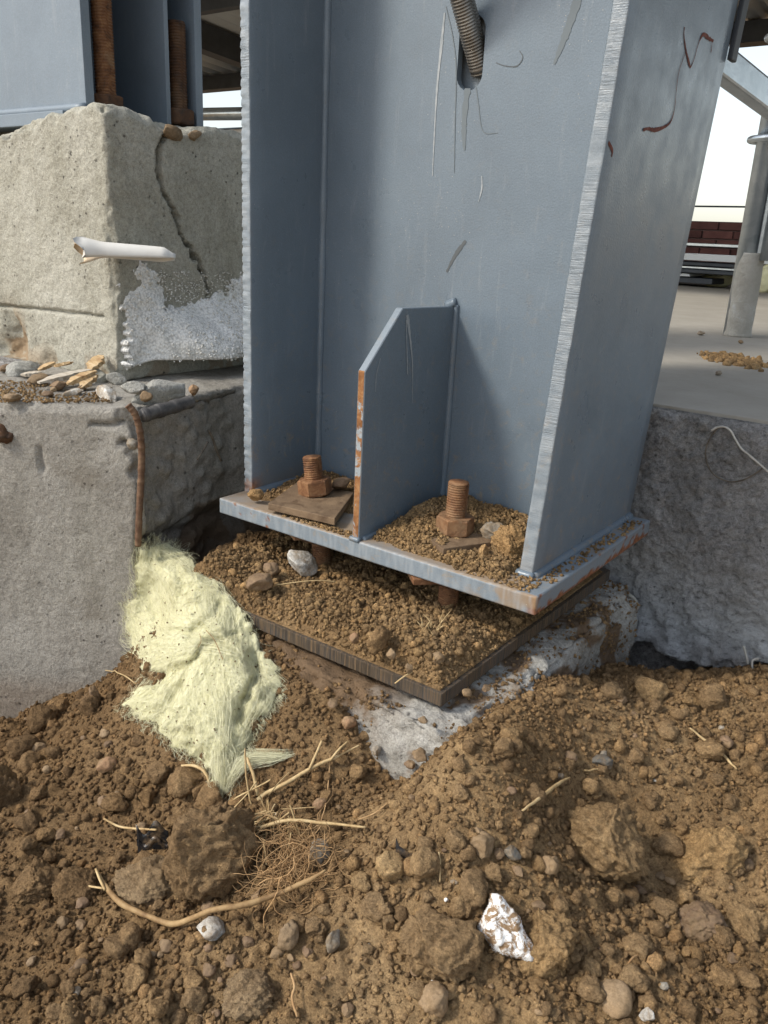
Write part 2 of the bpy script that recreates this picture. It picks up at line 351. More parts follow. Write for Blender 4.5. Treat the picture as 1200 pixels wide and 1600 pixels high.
n = NB('stalk'); MAT['stalk'] = n.bump(n.noise(120, 4, .6), .5, .0015).done(n.ramp(n.noise(45, 5, .7), [(.3, (.15, .085, .038)), (.5, (.29, .185, .085)), (.72, (.40, .28, .14))]), .7, 0, .3)
n = NB('root'); MAT['root'] = n.done(n.mix(1, n.ramp(n.noise(70, 3), [(.3, (.33, .19, .085)), (.7, (.50, .33, .17))]), n.ramp(n.island(), [(0, .6), (1, 1.2)]), 'MULTIPLY'), .8, 0, .2)
n = NB('split_wood'); MAT['wood'] = n.bump(n.noise(25, 6, .7, vec=n.vec((1.0, 6.0, 6.0))), .6, .003).done(n.ramp(n.noise(18, 6, .7, .4, vec=n.vec((1.0, 7.0, 7.0))), [(.3, (.26, .15, .07)), (.5, (.46, .32, .17)), (.72, (.62, .50, .33))]), .8, 0, .25)
n = NB('grey_wood'); MAT['wood_grey'] = n.bump(n.noise(25, 6, .7, vec=n.vec((1.0, 6.0, 6.0))), .6, .003).done(n.ramp(n.noise(18, 6, .7, .4, vec=n.vec((1.0, 7.0, 7.0))), [(.3, (.33, .27, .20)), (.6, (.52, .47, .39)), (.75, (.64, .60, .53))]), .85, 0, .2)
n = NB('wool_core'); MAT['wool_core'] = n.bump(n.noise(150, 5, .75), .6, .004).done(n.mix(n.ramp(n.noise(11, 6, .7), [(.35, 0.0), (.68, 1.0)]), (.56, .535, .33), (.68, .665, .455)), .95, 0, .1, Subsurface_Weight=.25, Subsurface_Radius=(.02, .02, .012))
n = NB('wool_fibre'); MAT['wool'] = n.done(n.mix(1, n.mix(n.ramp(n.noise(9, 5, .6), [(.35, 0.0), (.7, 1.0)]), (.60, .575, .37), (.73, .715, .51)), n.ramp(n.island(), [(0, .86), (.5, 1.0), (1, 1.08)]), 'MULTIPLY'), .6, 0, .35)
n = NB('black_plastic'); MAT['black'] = n.bump(n.noise(40, 4), .5, .006).done(n.mix(n.ramp(n.noise(60, 5, .7), [(.5, 0.0), (.65, .8)]), n.ramp(n.noise(30, 4), [(.45, (.018, .018, .019)), (.8, (.05, .052, .058))]), (.17, .115, .065)), .2, 0, .5)
n = NB('wire_white'); MAT['wire'] = n.done(n.ramp(n.noise(60, 4), [(.3, (.33, .31, .27)), (.7, (.58, .56, .51))]), .6)
n = NB('wire_steel'); MAT['wire_steel'] = n.done(n.ramp(n.noise(80, 4), [(.3, (.085, .07, .055)), (.7, (.22, .19, .15))]), .6, .4)
n = NB('roof_deck'); MAT['deck'] = n.done(n.ramp(n.noise(2, 4), [(.3, (.42, .42, .40)), (.7, (.52, .52, .50))]), .6, .1)
n = NB('dark_steel'); MAT['dark_steel'] = n.done(n.ramp(n.noise(6, 4), [(.3, (.030, .035, .042)), (.7, (.055, .062, .070))]), .55, 0)
n = NB('brick'); MAT['brick'] = n.bump(n.noise(30, 5), .4, .004).done(n.mix(1, n.ramp(n.noise(8, 5), [(.3, (.085, .036, .033)), (.7, (.15, .065, .055))]), n.ramp(n.rnd(), [(0, .72), (1, 1.25)]), 'MULTIPLY'), .9)
n = NB('brick_mortar'); MAT['brick_mortar'] = n.done((.10, .065, .06), .95)
n = NB('blue_sheet'); MAT['blue'] = n.done(n.ramp(n.noise(.4, 3), [(.3, (.10, .19, .33)), (.7, (.15, .26, .42))]), .5)
n = NB('pale_sheet'); MAT['pale'] = n.done(n.ramp(n.noise(.6, 3), [(.3, (.45, .47, .48)), (.7, (.60, .62, .62))]), .5)
n = NB('primer_scratch'); MAT['scratch'] = n.done(n.ramp(n.noise(140, 4), [(.35, (.075, .025, .02)), (.6, (.15, .055, .04)), (.75, (.20, .12, .10))]), .85)
n = NB('pale_scuff'); MAT['scuff'] = n.done(n.ramp(n.noise(110, 4), [(.35, (.26, .29, .31)), (.7, (.40, .42, .43))]), .6)
n = NB('dark_scuff'); MAT['scuff_dark'] = n.done((.145, .170, .185), .6)
n = NB('old_mark'); MAT['mark'] = n.done((.10, .11, .115), .7)
# ================================================================== THE SETTING
rng = np.random.default_rng(7)
K = np.array([-.66, -.08]); A33 = rad(33); D33 = np.array([math.cos(A33), math.sin(A33)])
GP = np.array([
    (-.907, -.222, -.450), (-.80, -.17, -.385), (-.70, -.105, -.315), (-.62, -.10, -.21), (-.56, -.11, -.17),
    tuple(py(628, 1226, -.158)), tuple(py(590, 1195, -.158)), tuple(py(560, 1150, -.158)), tuple(py(500, 1090, -.158)), tuple(py(706, 1150, -.162)), tuple(py(672, 1200, -.162)), (-.30, -.145, -.150), (-.42, -.13, -.130),
    (-.50, -.05, -.102), (-.58, .05, -.095), (-.63, .16, -.13), (-.2, .1, -.22), (-.3, .0, -.17),
    (.0, -.14, -.122), (.0, -.042, -.126), (.0, .091, -.150), (.0, .27, -.212), (-.03, .0, -.16), (-.03, -.1, -.16), (-.03, .2, -.22),
    (.0, .46, -.300), (.10, .46, -.265), (.20, .46, -.212), (.45, .46, -.17), (.8, .46, -.16),
    (.147, -.071, -.25), (.35, .1, -.225), (.35, -.2, -.262), (.08, -.40, -.275), (-.177, -.60, -.31), (-.27, -.30, -.275),
    (-.52, -.25, -.275), (-.55, -.5, -.34), (-.9, -.6, -.42), (.6, -.3, -.25), (.4, -.7, -.29), (.8, .1, -.2), (-.2, -.9, -.33), (.5, -1.1, -.32), (-.8, -1.0, -.40)])
def tps(r): return np.where(r > 1e-9, r * r * np.log(r + 1e-12), 0)
_n = len(GP); _A = np.zeros((_n + 3, _n + 3)); _R = np.linalg.norm(GP[:, None, :2] - GP[None, :, :2], axis=2)
_A[:_n, :_n] = tps(_R) + np.eye(_n) * .0008; _A[:_n, _n] = 1; _A[:_n, _n + 1:] = GP[:, :2]; _A[_n, :_n] = 1; _A[_n + 1:, :_n] = GP[:, :2].T
_W = np.linalg.solve(_A, np.concatenate([GP[:, 2], [0, 0, 0]]))
def base_h(x, y):
    xc = np.clip(x, -1.3, 1.1); yc = np.clip(y, -1.3, .6)
    z = _W[_n] + _W[_n + 1] * xc + _W[_n + 2] * yc
    for i in range(_n): z = z + _W[i] * tps(np.hypot(xc - GP[i, 0], yc - GP[i, 1]))
    return np.clip(z, -.52, -.07)
def ground_h(x, y):
    z = base_h(x, y); P = np.stack([x, y, np.zeros_like(x)], 1)
    near = 1 - sstep(1.5, 6, np.hypot(x, y))
    det = .014 * fbm(P, 7, 3, 4) + .009 * fbm(P, 26, 9, 4, .6)
    d, v = cells(P + .02 * np.stack([vnoise(P * 30, 1), vnoise(P * 30, 2), 0 * x], 1), 24, 5); det += .034 * np.clip(.62 - d, 0, 1) * (v ** 1.5)
    d, v = cells(P + .008 * np.stack([vnoise(P * 70, 1), vnoise(P * 70, 2), 0 * x], 1), 62, 6); det += .014 * np.clip(.6 - d, 0, 1) * v
    d, v = cells(P, 105, 16); det += .0055 * np.clip(.6 - d, 0, 1) * v; det += .0034 * fbm(P, 140, 13, 3, .7)
    calm = .45 + .55 * sstep(.06, .20, np.hypot(np.maximum(0, np.abs(x + .28) - .26), np.maximum(0, np.abs(y - .13) - .26)))
    return z * near + (1 - near) * -.42 + det * calm * near + (1 - near) * .25 * fbm(P, .25, 4, 3)
def axis(a, b, st, far):
    c = np.arange(a, b, st); g = np.cumsum(st * 1.35 ** np.arange(1, 38)); g = g[g < far]; g = np.append(g, far)
    return np.concatenate([(a - g)[::-1], c, c[-1] + g])
def grid_faces(nx, ny):
    i = np.arange(nx - 1)[:, None] * ny + np.arange(ny - 1)[None]; return np.stack([i, i + ny, i + ny + 1, i + 1], 2).reshape(-1, 4)
gx = axis(-.95, .80, .0038, 900); gy = axis(-.80, .475, .0038, 900)
XX, YY = np.meshgrid(gx, gy, indexing='ij'); ZZ = ground_h(XX.ravel(), YY.ravel())
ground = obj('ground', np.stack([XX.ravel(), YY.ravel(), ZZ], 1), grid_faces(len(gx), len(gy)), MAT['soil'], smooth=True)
ground['kind'] = 'structure'; ground['label'] = 'brown excavated soil around the column footing'
ZG = ZZ.reshape(len(gx), len(gy))
def gz(x, y):
    x = np.atleast_1d(np.asarray(x, float)); y = np.atleast_1d(np.asarray(y, float))
    i = np.clip(np.searchsorted(gx, x) - 1, 0, len(gx) - 2); j = np.clip(np.searchsorted(gy, y) - 1, 0, len(gy) - 2)
    a = np.clip((x - gx[i]) / (gx[i + 1] - gx[i]), 0, 1); b = np.clip((y - gy[j]) / (gy[j + 1] - gy[j]), 0, 1)
    return (ZG[i, j] * (1 - a) + ZG[i + 1, j] * a) * (1 - b) + (ZG[i, j + 1] * (1 - a) + ZG[i + 1, j + 1] * a) * b
def soil(u, v):
    r = ry(u, v); t = np.linspace(.35, 2.6, 900); Q = CAM + t[:, None] * r
    k = np.argmax(Q[:, 2] < gz(Q[:, 0], Q[:, 1])); return Q[k]

# floor slab with its rough front face: one sheet, up the face and back along the top
ZS = .173; YF = .46
zs_ = np.arange(-.46, ZS - .002, .004); rows = [(YF, z, 0) for z in zs_] + [(YF + .002, ZS - .002, 0.5)]
yy = YF + .006; st = .006
while yy < 7.4: rows.append((yy, ZS, 1)); st = min(st * 1.045, .25); yy += st
rows = np.array(rows)
sx = np.concatenate([np.arange(-9, -.2, .35), np.arange(-.15, .55, .004), np.array([.56, .6, .7, .9, 1.3, 2, 3, 4.5])])
PX, PR = np.meshgrid(sx, np.arange(len(rows)), indexing='ij')
Q = np.stack([PX.ravel(), rows[PR.ravel(), 0], rows[PR.ravel(), 1]], 1); kind = rows[PR.ravel(), 2]
rag = np.array([py(u, v, YF) for u, v in ((945, 960), (965, 985), (985, 1005), (1010, 1000), (1040, 1022), (1085, 1035), (1140, 1046), (1200, 1030))])
zb = np.interp(Q[:, 0], rag[:, 0], rag[:, 2]) + .006 * fbm(Q * [1, 0, 0], 60, 3, 3) + .004 * fbm(Q * [1, 0, 0], 180, 8, 2)
front = (kind < .9)
rough = .011 * fbm(Q, 11, 21, 5, .6) + .0105 * fbm(Q * [1, 1, .75], 45, 23, 4, .7) - .016 * np.clip(.38 - cells(Q, 70, 4)[0], 0, 1) * (fbm(Q, 15, 5, 2) > .0)
lip = sstep(.05, .0, Q[:, 2] - zb) * sstep(-.004, .002, Q[:, 2] - zb)
dsp = rough + .018 * lip * (.6 + .8 * vnoise(Q * 55, 6)) - .038 * sstep(.002, -.008, Q[:, 2] - zb)
topfade = sstep(ZS, ZS - .02, Q[:, 2])
Q[:, 1] -= np.where(front, dsp * topfade - .006 * (1 - topfade) * (1 + vnoise(Q * 60, 3)), 0)
Q[:, 2] += np.where(kind > .9, .0016 * fbm(Q, 9, 2, 4) * (1), -.004 * (kind == .5) * (1 + vnoise(Q * 40, 2)))
slab = obj('floor_slab', Q, grid_faces(len(sx), len(rows)), MAT['concrete_cool'], smooth=True)
slab['kind'] = 'structure'; slab['label'] = 'grey concrete floor slab with a rough broken front face'
pale = 1.3 * sstep(.19, .0, Q[:, 2] - zb) * (Q[:, 2] > zb - .003) * np.clip(.45 + .9 * fbm(Q, 14, 41, 4), 0, 1) * front
attr(slab.data, 'dirt', np.clip(pale, 0, .85))
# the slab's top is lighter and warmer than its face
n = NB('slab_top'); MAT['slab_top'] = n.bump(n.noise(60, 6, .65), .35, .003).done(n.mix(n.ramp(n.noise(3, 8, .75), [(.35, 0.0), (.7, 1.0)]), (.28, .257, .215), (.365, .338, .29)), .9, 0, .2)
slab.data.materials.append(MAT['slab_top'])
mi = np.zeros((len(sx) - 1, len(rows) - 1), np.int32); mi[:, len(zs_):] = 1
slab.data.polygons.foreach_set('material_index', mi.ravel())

# ---------------------------------------------------------------- concrete blocks
def chip(P, a, b, na, nb, c, nz):
    """break a convex edge: a, b = depth inside the two faces"""
    k = np.clip(c * nz - (a + b), 0, None); return k[:, None] * (-(np.asarray(na) + np.asarray(nb)) * .5)

XU = -.878; YU = .05; ZU0, ZU1 = .138, .588
me = voxel(*boxvf((-1.38, YU, ZU0), (XU, .56, ZU1)), .0037)
co, nm = arr(me)
a = XU - co[:, 0]; b = co[:, 1] - YU; t = ZU1 - co[:, 2]
nz = .5 + .9 * fbm(co, 9, 2, 4, .6) + .3 * vnoise(co * 60, 4)
d = .0035 * fbm(co, 7, 5, 4) + .0026 * fbm(co, 60, 6, 4, .65) - .006 * np.clip(.30 - cells(co, 46, 9)[0], 0, 1) * (fbm(co, 8, 3, 2) > -.05)
new = co + nm * d[:, None]
new += chip(co, a, b, (1, 0, 0), (0, -1, 0), .024, nz * (.30 + .70 * sstep(.46, .40, co[:, 2])))
new += chip(co, a, t, (1, 0, 0), (0, 0, 1), .020, nz) + chip(co, b, t, (0, -1, 0), (0, 0, 1), .030, nz * (.5 + sstep(-.95, -1.15, co[:, 0])))
tp = sstep(.06, 0, t)
new[:, 2] += tp * (.007 * fbm(co, 6, 8, 3) + .007 * fbm(co, 35, 1, 3)) * (nm[:, 2] > -.5) + tp * (.008 * np.exp(-((co[:, 0] + .90) ** 2 + (co[:, 1] - .06) ** 2) / .006)) - tp * .018 * np.exp(-((co[:, 1] - .20) / .05) ** 2) * (co[:, 0] > -.95) - tp * .030 * sstep(-.96, -1.25, co[:, 0]) * (co[:, 1] < .14)
crk = np.array([px(u, v, XU)[1:] for u, v in ((262, 198), (258, 210), (247, 245), (244, 268), (250, 290), (262, 318), (275, 345), (284, 368), (300, 398), (320, 432), (324, 450), (324, 468))])
dist, par = polydist(co[:, 1:] + .006 * np.stack([vnoise(co * 75, 1), vnoise(co * 75, 2)], 1) + .006 * np.stack([vnoise(co * 28, 1), vnoise(co * 28, 2)], 1), crk)
hw = np.interp(par, [0, .12, .25, .35, .5, .8, .92, 1], [.0062, .0075, .0082, .0066, .0046, .0042, .0048, .0036])
cm = (a < .02) & (nm[:, 0] > .5)
new[:, 0] -= np.where(cm, 0.11 * sstep(hw + .0004, hw * .5, dist), 0)
new[:, 0] += np.where(cm, .002 * sstep(.03, .0, dist) * np.where(co[:, 1] < np.interp(co[:, 2], crk[::-1, 1], crk[::-1, 0]), 1, 0), 0)
seam = np.array([py(u, v, YU)[[0, 2]] for u, v in ((-60, 472), (0, 478), (60, 483), (110, 489), (160, 494))])
d2, _ = polydist(co[:, [0, 2]] + .0025 * np.stack([vnoise(co * 50, 5), vnoise(co * 50, 6)], 1), seam)
fm = (b < .02) & (nm[:, 1] < -.5)
new[:, 1] += np.where(fm, .010 * sstep(.0042, .001, d2) - .004 * sstep(0, .03, co[:, 2] - .25) * 0, 0)
hole = np.exp(-(((co[:, 0] - py(20, 530, YU)[0]) / .035) ** 2 + ((co[:, 2] - py(20, 530, YU)[2]) / .05) ** 2))
new[:, 1] += np.where(fm, hole * (.030 + .022 * fbm(co, 35, 14, 3)), 0)
bot = sstep(.06, 0, co[:, 2] - ZU0)
new[:, 1] += np.where(fm, bot * .03 * np.clip(fbm(co, 22, 31, 3) + .1, 0, 1), 0)
setco(me, new)
upper = tag(link('concrete_block', me, MAT['concrete_warm']), 'sunlit cracked upper concrete block carrying the rear blue steel column', 'concrete block')
attr(me, 'dirt', np.clip(hole * 1.2 * (fbm(co, 25, 3, 3) > 0) + .5 * bot * (fbm(co, 20, 6, 3) > .1), 0, .8))

# lower block: front face turned a little, broken right-hand corner
ZL = .139
poly = [tuple(K), (-.705, .20), (-.73, .42), (-1.20, .42), tuple(K - D33 * .50), ]
me = voxel(*prism(poly, -.52, ZL), .0052); co, nm = arr(me)
nF = np.array([D33[1], -D33[0], 0]); sfront = -((co[:, :2] - K) @ nF[:2])          # depth inside the front face
sd = np.array([-.045, .28]); sd /= np.linalg.norm(sd); nS = np.array([sd[1], -sd[0], 0]); sside = -((co[:, :2] - K) @ nS[:2])
t = ZL - co[:, 2]; nz = .45 + .8 * fbm(co, 10, 12, 4, .6) + .3 * vnoise(co * 55, 4)
d = .0025 * fbm(co, 6, 5, 4) + .0010 * fbm(co, 70, 6, 3)
onS = (np.abs(sside) < .02) & (nm @ nS > .5); onF = (np.abs(sfront) < .02) & (nm @ nF > .5)
rub = sstep(.22, .13, co[:, 1]) * sstep(-.075, -.05, co[:, 1])
d = d + np.where(onS, rub * (-.018 + .020 * fbm(co, 14, 31, 5, .6) + .011 * np.clip(.5 - cells(co, 30, 7)[0], 0, 1) * 2), 0)
d = d - np.where(onF, .006 * np.clip(.28 - cells(co, 38, 9)[0], 0, 1) * (fbm(co, 7, 3, 2) > .1), 0)
new = co + nm * d[:, None]
new += chip(co, sfront, sside, nF, nS, .050, np.clip(nz, .1, 1.4) * (.4 + .6 * sstep(-.02, .04, co[:, 2])))
new += chip(co, sfront, t, nF, (0, 0, 1), .022, nz * sstep(.02, .25, sside + .0) + .35) + chip(co, sside, t, nS, (0, 0, 1), .022, nz)
# a shallow groove where the stirrup lies along the corner, and a spall round the bar
new[:, 2] += (t < .03) * (nm[:, 2] > .3) * (.005 * fbm(co, 16, 2, 4) + .010 * np.clip(fbm(co, 12, 44, 4), 0, 1) * sstep(-.85, -.72, co[:, 0]))
und = sstep(-.06, -.12, co[:, 2]) * onS; new -= (und * (.05 + .03 * fbm(co, 12, 3, 3)))[:, None] * nS
for (u0, v0, u1, v1, wd, dp) in ((140, 664, 192, 662, .0016, .010), (190, 692, 206, 700, .003, .014), (64, 702, 68, 736, .005, .006)):
    def onplane(u, v):
        r = ry(u, v); tt = ((K - CAM[:2]) @ nF[:2]) / (r[:2] @ nF[:2]); return CAM + r * tt
    p0, p1 = onplane(u0, v0), onplane(u1, v1)
    along = (co[:, :2] - K) @ D33; q = np.stack([along, co[:, 2]], 1) + .004 * np.stack([vnoise(co * 55, 3), vnoise(co * 55, 8)], 1)
    dd, _ = polydist(q, [((p0[:2] - K) @ D33, p0[2]), ((p1[:2] - K) @ D33, p1[2])])
    new -= (np.where(onF, dp * sstep(wd + .003, wd * .3, dd), 0))[:, None] * nF
setco(me, new)
lower = tag(link('concrete_block', me, MAT['concrete_grey']), 'lower grey concrete footing at left with a broken corner and exposed bars', 'concrete block')
attr(me, 'dirt', np.clip(.8 * sstep(-.10, -.2, co[:, 2]) * onS + .55 * (onS * (fbm(co, 8, 3, 3) > .15)) * sstep(0, -.08, co[:, 2]) + .35 * sstep(.05, 0, co[:, 2] - (-.38)) * onF, 0, .85))

# pedestal under the plates
PXE, PYE = .0, -.15
me = voxel(*boxvf((-.50, PYE, -.34), (PXE, .43, -.127)), .0044); co, nm = arr(me)
a = PXE - co[:, 0]; b = co[:, 1] - PYE; t = -.127 - co[:, 2]
nz = np.clip(.5 + 1.0 * fbm(co, 12, 4, 4, .6) + .25 * vnoise(co * 60, 4), .1, 1.6)
agg = np.clip(.55 - cells(co, 38, 3)[0], 0, 1)
new = co + nm * (.006 * fbm(co, 10, 4, 4) + .007 * fbm(co, 45, 8, 4, .65) + .010 * agg * (b < .14) - .006)[:, None]
new += chip(co, a, b, (1, 0, 0), (0, -1, 0), .055, nz * (.45 + .55 * sstep(-.17, -.24, co[:, 2]) * 0 + .2)) + chip(co, b, t, (0, -1, 0), (0, 0, 1), .036, nz) + chip(co, a, t, (1, 0, 0), (0, 0, 1), .050, nz)
new[:, 1] -= .026 * sstep(-.135, -.23, co[:, 2]) * (b < .05) * (.6 + .6 * fbm(co, 13, 7, 3))
setco(me, new)
ped = tag(link('concrete_pedestal', me, MAT['concrete_ped']), 'chipped concrete pedestal under the stacked steel base plates', 'pedestal')
attr(me, 'dirt', np.clip(sstep(-.13, -.26, co[:, 0] + .25 * fbm(co, 9, 2, 3)) * .95 + .9 * sstep(.02, .16, fbm(co, 16, 5, 5, .6)) * (b < .5), 0, .95))

PEDV = new[(nm[:, 2] > .25) | (nm[:, 1] < -.4) | (nm[:, 0] > .5)]
# ================================================================== STEEL
def gridbox(a, b, st, mat, name, parent, fn=None, shear=None, bev=.0016):
    """a box whose faces are finely divided, so that rust and dirt can be laid on per vertex"""
    a = np.array(a, float); b = np.array(b, float); st = np.broadcast_to(np.asarray(st, float), (3,))
    V = []; Fc = []; o = 0
    ax = []
    for m in range(3):
        k = max(2, int(round((b[m] - a[m]) / st[m])) + 1); c = np.linspace(a[m], b[m], k)
        c = np.unique(np.concatenate([[a[m], a[m] + bev], c[(c > a[m] + bev * 1.5) & (c < b[m] - bev * 1.5)], [b[m] - bev, b[m]]])); ax.append(c)
    idx = {}
    for m in range(3):
        p, q = (m + 1) % 3, (m + 2) % 3
        for side in (0, 1):
            A_, B_ = np.meshgrid(ax[p], ax[q], indexing='ij'); P = np.zeros((A_.size, 3)); P[:, p] = A_.ravel(); P[:, q] = B_.ravel(); P[:, m] = b[m] if side else a[m]
            f = grid_faces(len(ax[p]), len(ax[q])); f = f if side else f[:, ::-1]
            V.append(P); Fc.append(f + o); o += len(P)
    V = np.vstack(V); Fc = np.vstack(Fc)
    key = np.round(V * 1e6).astype(np.int64); _, first, inv = np.unique(key, axis=0, return_index=True, return_inverse=True)
    V = V[first]; Fc = inv.ravel()[Fc]
    edge = sum(((V[:, m] < a[m] + 1e-7) | (V[:, m] > b[m] - 1e-7)).astype(int) for m in range(3))
    for m in range(3):                                   # soften the arrises
        k = edge >= 2; lo = k & (V[:, m] < a[m] + 1e-7); hi = k & (V[:, m] > b[m] - 1e-7)
        V[lo, m] += bev * .45; V[hi, m] -= bev * .45
    W0 = V.copy()
    if shear: V = shear(V)
    o_ = obj(name, V, Fc, mat, parent)
    if fn:
        for k, v in fn(W0).items(): attr(o_.data, k, v)
    return o_
LEAN = .057
def lean(V): V = V.copy(); V[:, 0] += LEAN * V[:, 2]; return V
def weld(p0, p1, r, name, parent, mat=None, seed=0, off=(0, 0, 0)):
    p0 = np.array(p0, float) + off; p1 = np.array(p1, float) + off; L = np.linalg.norm(p1 - p0); m = max(6, int(L / .0035)); t = np.linspace(0, 1, m)
    P = p0 + t[:, None] * (p1 - p0); rr = r * .85 * (1 + .05 * vnoise(P * 160 + seed, 5) + .22 * vnoise(P * 22 + seed, 3))
    V, Fc = tube(P, rr, 10); return obj(name, V, Fc, mat or MAT['paint'], parent, True)

col = thing('steel_column', 'grey blue painted steel column standing on a thick base plate, centre', 'column', (0, 0, 0))
CT = 2.35
def rust_plate(V):
    n1 = fbm(V, 22, 3, 4, .6); n2 = fbm(V, 70, 4, 3, .6)
    ri = (V[:, 0] > -.002); fr = V[:, 1] < .002
    r = ri * sstep(-.002, .10, n1 * .9 + n2 * .5 + .55 * sstep(-.012, -.025, V[:, 2]) - .22)
    r = np.maximum(r, fr * sstep(.02, .10, n1 + .6 * n2 - .20 + .42 * sstep(-.40, -.56, V[:, 0]) - .2 * sstep(.1, .0, 0)) * sstep(-.30, -.42, V[:, 0]))
    r = np.maximum(r, fr * sstep(-.016, -.004, V[:, 0]) * sstep(0, .1, n1 + .1))
    top = V[:, 2] > -.001
    d = top * np.clip(.35 + 1.3 * fbm(V, 16, 8, 4) + .5 * sstep(.12, .02, V[:, 1]) - .6 * (V[:, 0] > -.03), 0, .85)
    d = np.maximum(d, fr * .8 * sstep(.15, .35, fbm(V * [1, 1, 1], 24, 12, 3)) * sstep(-.12, -.06, V[:, 0]))
    pale = fr * np.clip(.10 + .5 * fbm(V * [1, 1, .10], 420, 5, 2) + .2 * fbm(V, 30, 6, 2), 0, .4)
    return {'rust': r, 'dirt': d, 'pale': pale}
gridbox((-.564, 0, -.025), (0, .40, 0), (.003, .006, .0031), MAT['paint_edge'], 'base_plate', col, rust_plate)
def rust_fl(V):
    n1 = fbm(V, 30, 5, 4, .6); lip = V[:, 1] < .0545
    r = lip * sstep(.0, .12, n1 - .55 + .75 * sstep(.05, .0, V[:, 2]) * (V[:, 0] < -.3))
    r = np.maximum(r, (V[:, 2] < .035) * (V[:, 0] > -.546) * (V[:, 0] < -.3) * (V[:, 1] < .075) * sstep(.0, .12, n1 + .1) * sstep(.035, .01, V[:, 2]))
    pale = lip * np.clip(.35 + .9 * fbm(V * [.3, 1, 1], 190, 7, 2), 0, .8)
    pale = np.maximum(pale, 0)
    return {'cut': lip * np.clip(.45 + 1.3 * fbm(V, 14, 61, 3), .05, 1.2), 'rust': r, 'pale': pale * .55, 'dirt': .5 * sstep(.05, .0, V[:, 2]) * np.clip(.2 + fbm(V, 20, 2, 3), 0, 1)}
def cutlip(V, amp=.0011, k=1.0):
    V = V.copy(); lip = V[:, 1] < .058
    V[:, 1] -= lip * amp * .35 * fbm(V * [.25, 0, 1], 330 * k, 3, 2); V[:, 0] += lip * amp * .5 * fbm(V * [0, 0, 1], 40, 5, 3); return V
def cutlipL(V):
    V = cutlip(V, .0016, .6); e = (V[:, 1] < .058) & (V[:, 0] < -.5535)
    saw = (V[:, 2] / .0125 + .3 * vnoise(V * [0, 0, 30], 2)) % 1.0
    V[:, 1] += e * .0014 * saw; V[:, 0] += e * .0013 * (saw > .78); return V
gridbox((-.564, .054, -.001), (-.544, .40, CT), (.0034, .03, .0032), MAT['paint_edge'], 'flange', col, rust_fl, cutlipL)
gridbox((-.054, .054, -.001), (-.034, .40, CT), (.0040, .03, .0032), MAT['paint_edge'], 'flange', col, rust_fl, lambda V: lean(cutlip(V)))
FLL, FLR = list(col.children)[1:3]
for o in list(col.children)[1:]:                          # broad flange faces carry the darker body paint, the cut lip the brighter edge coat
    o.data.materials.append(MAT['paint']); c, _ = arr(o.data)
    nrm = np.empty(len(o.data.polygons) * 3); o.data.polygons.foreach_get('normal', nrm); nrm = nrm.reshape(-1, 3)
    o.data.polygons.foreach_set('material_index', (np.abs(nrm[:, 0]) > .7).astype(np.int32)); o.data.update()
# web with a slotted hole
hc = np.array([-.2845, .652]); hr, hl = .0205, .026
def slot(r, l, k=12): return [(hc[0] + r * math.cos(t), hc[1] + l + r * math.sin(t)) for t in np.linspace(0, math.pi, k)] + [(hc[0] - r * math.cos(t), hc[1] - l - r * math.sin(t)) for t in np.linspace(0, math.pi, k)]
def sheet_hole(outer, inner, y0, y1):
    bm = bmesh.new(); loops = []
    for y in (y0, y1):
        o_ = [bm.verts.new((x, y, z)) for x, z in outer]; i_ = [bm.verts.new((x, y, z)) for x, z in inner]
        es = [bm.edges.new((l[k], l[(k + 1) % len(l)])) for l in (o_, i_) for k in range(len(l))]
        bmesh.ops.triangle_fill(bm, use_beauty=True, use_dissolve=False, edges=es); loops.append((o_, i_))
    for q in (0, 1):
        a_, b_ = loops[0][q], loops[1][q]
        for k in range(len(a_)): bm.faces.new((a_[k], a_[(k + 1) % len(a_)], b_[(k + 1) % len(a_)], b_[k]))
    bmesh.ops.recalc_face_normals(bm, faces=bm.faces)
    me = bpy.data.meshes.new('web'); bm.to_mesh(me); bm.free(); return me
web = link('web', sheet_hole([(-.545, -.0005), (-.053, -.0005), (-.053 + LEAN * CT, CT), (-.545, CT)], slot(hr, hl), .217, .229), MAT['paint'], col)
bp = obj('backing_plate', *bevel(*boxvf((-.345, .241, .57), (-.22, .256, .76)), .002), MAT['paint_edge'], col)
# stiffener
n = NB('flaking_rusty_edge'); rr_ = n.noise(70, 6, .7, .5)
MAT['flaky'] = n.bump(n.noise(160, 5, .7), .7, .002).done(n.mix(n.ramp(n.noise(30, 5, .7, .5, vec=n.vec((1.0, 1.0, .6))), [(.56, 0.0), (.60, 1.0)]), n.ramp(rr_, [(.28, (.11, .045, .02)), (.5, (.27, .125, .05)), (.72, (.42, .25, .12))]), (.30, .33, .35)), .85, 0, .2)
sy = [(.2175, -.0005), (.002, -.0005), (.002, .239), (.081, .318), (.2175, .316)]
V = [(-.292, y, z) for y, z in sy] + [(-.280, y, z) for y, z in sy]; nS5 = 5
Fc = [tuple(range(5)), tuple(range(9, 4, -1))] + [(i, 5 + i, 5 + (i + 1) % 5, (i + 1) % 5) for i in range(5)]
bm = bmesh.new(); vs = [bm.verts.new(v) for v in V]
for f in Fc: bm.faces.new([vs[i] for i in f])
bmesh.ops.recalc_face_normals(bm, faces=bm.faces)
bmesh.ops.bevel(bm, geom=list(bm.edges), offset=.0012, segments=1, affect='EDGES')
bmesh.ops.subdivide_edges(bm, edges=[e for e in bm.edges if e.calc_length() > .05], cuts=40, use_grid_fill=True)
bmesh.ops.triangulate(bm, faces=[f for f in bm.faces if len(f.verts) > 4])
me = bpy.data.meshes.new('stiffener_plate'); bm.to_mesh(me); bm.free()
me.materials.append(MAT['paint']); me.materials.append(MAT['flaky']); me.materials.append(MAT['paint_edge'])
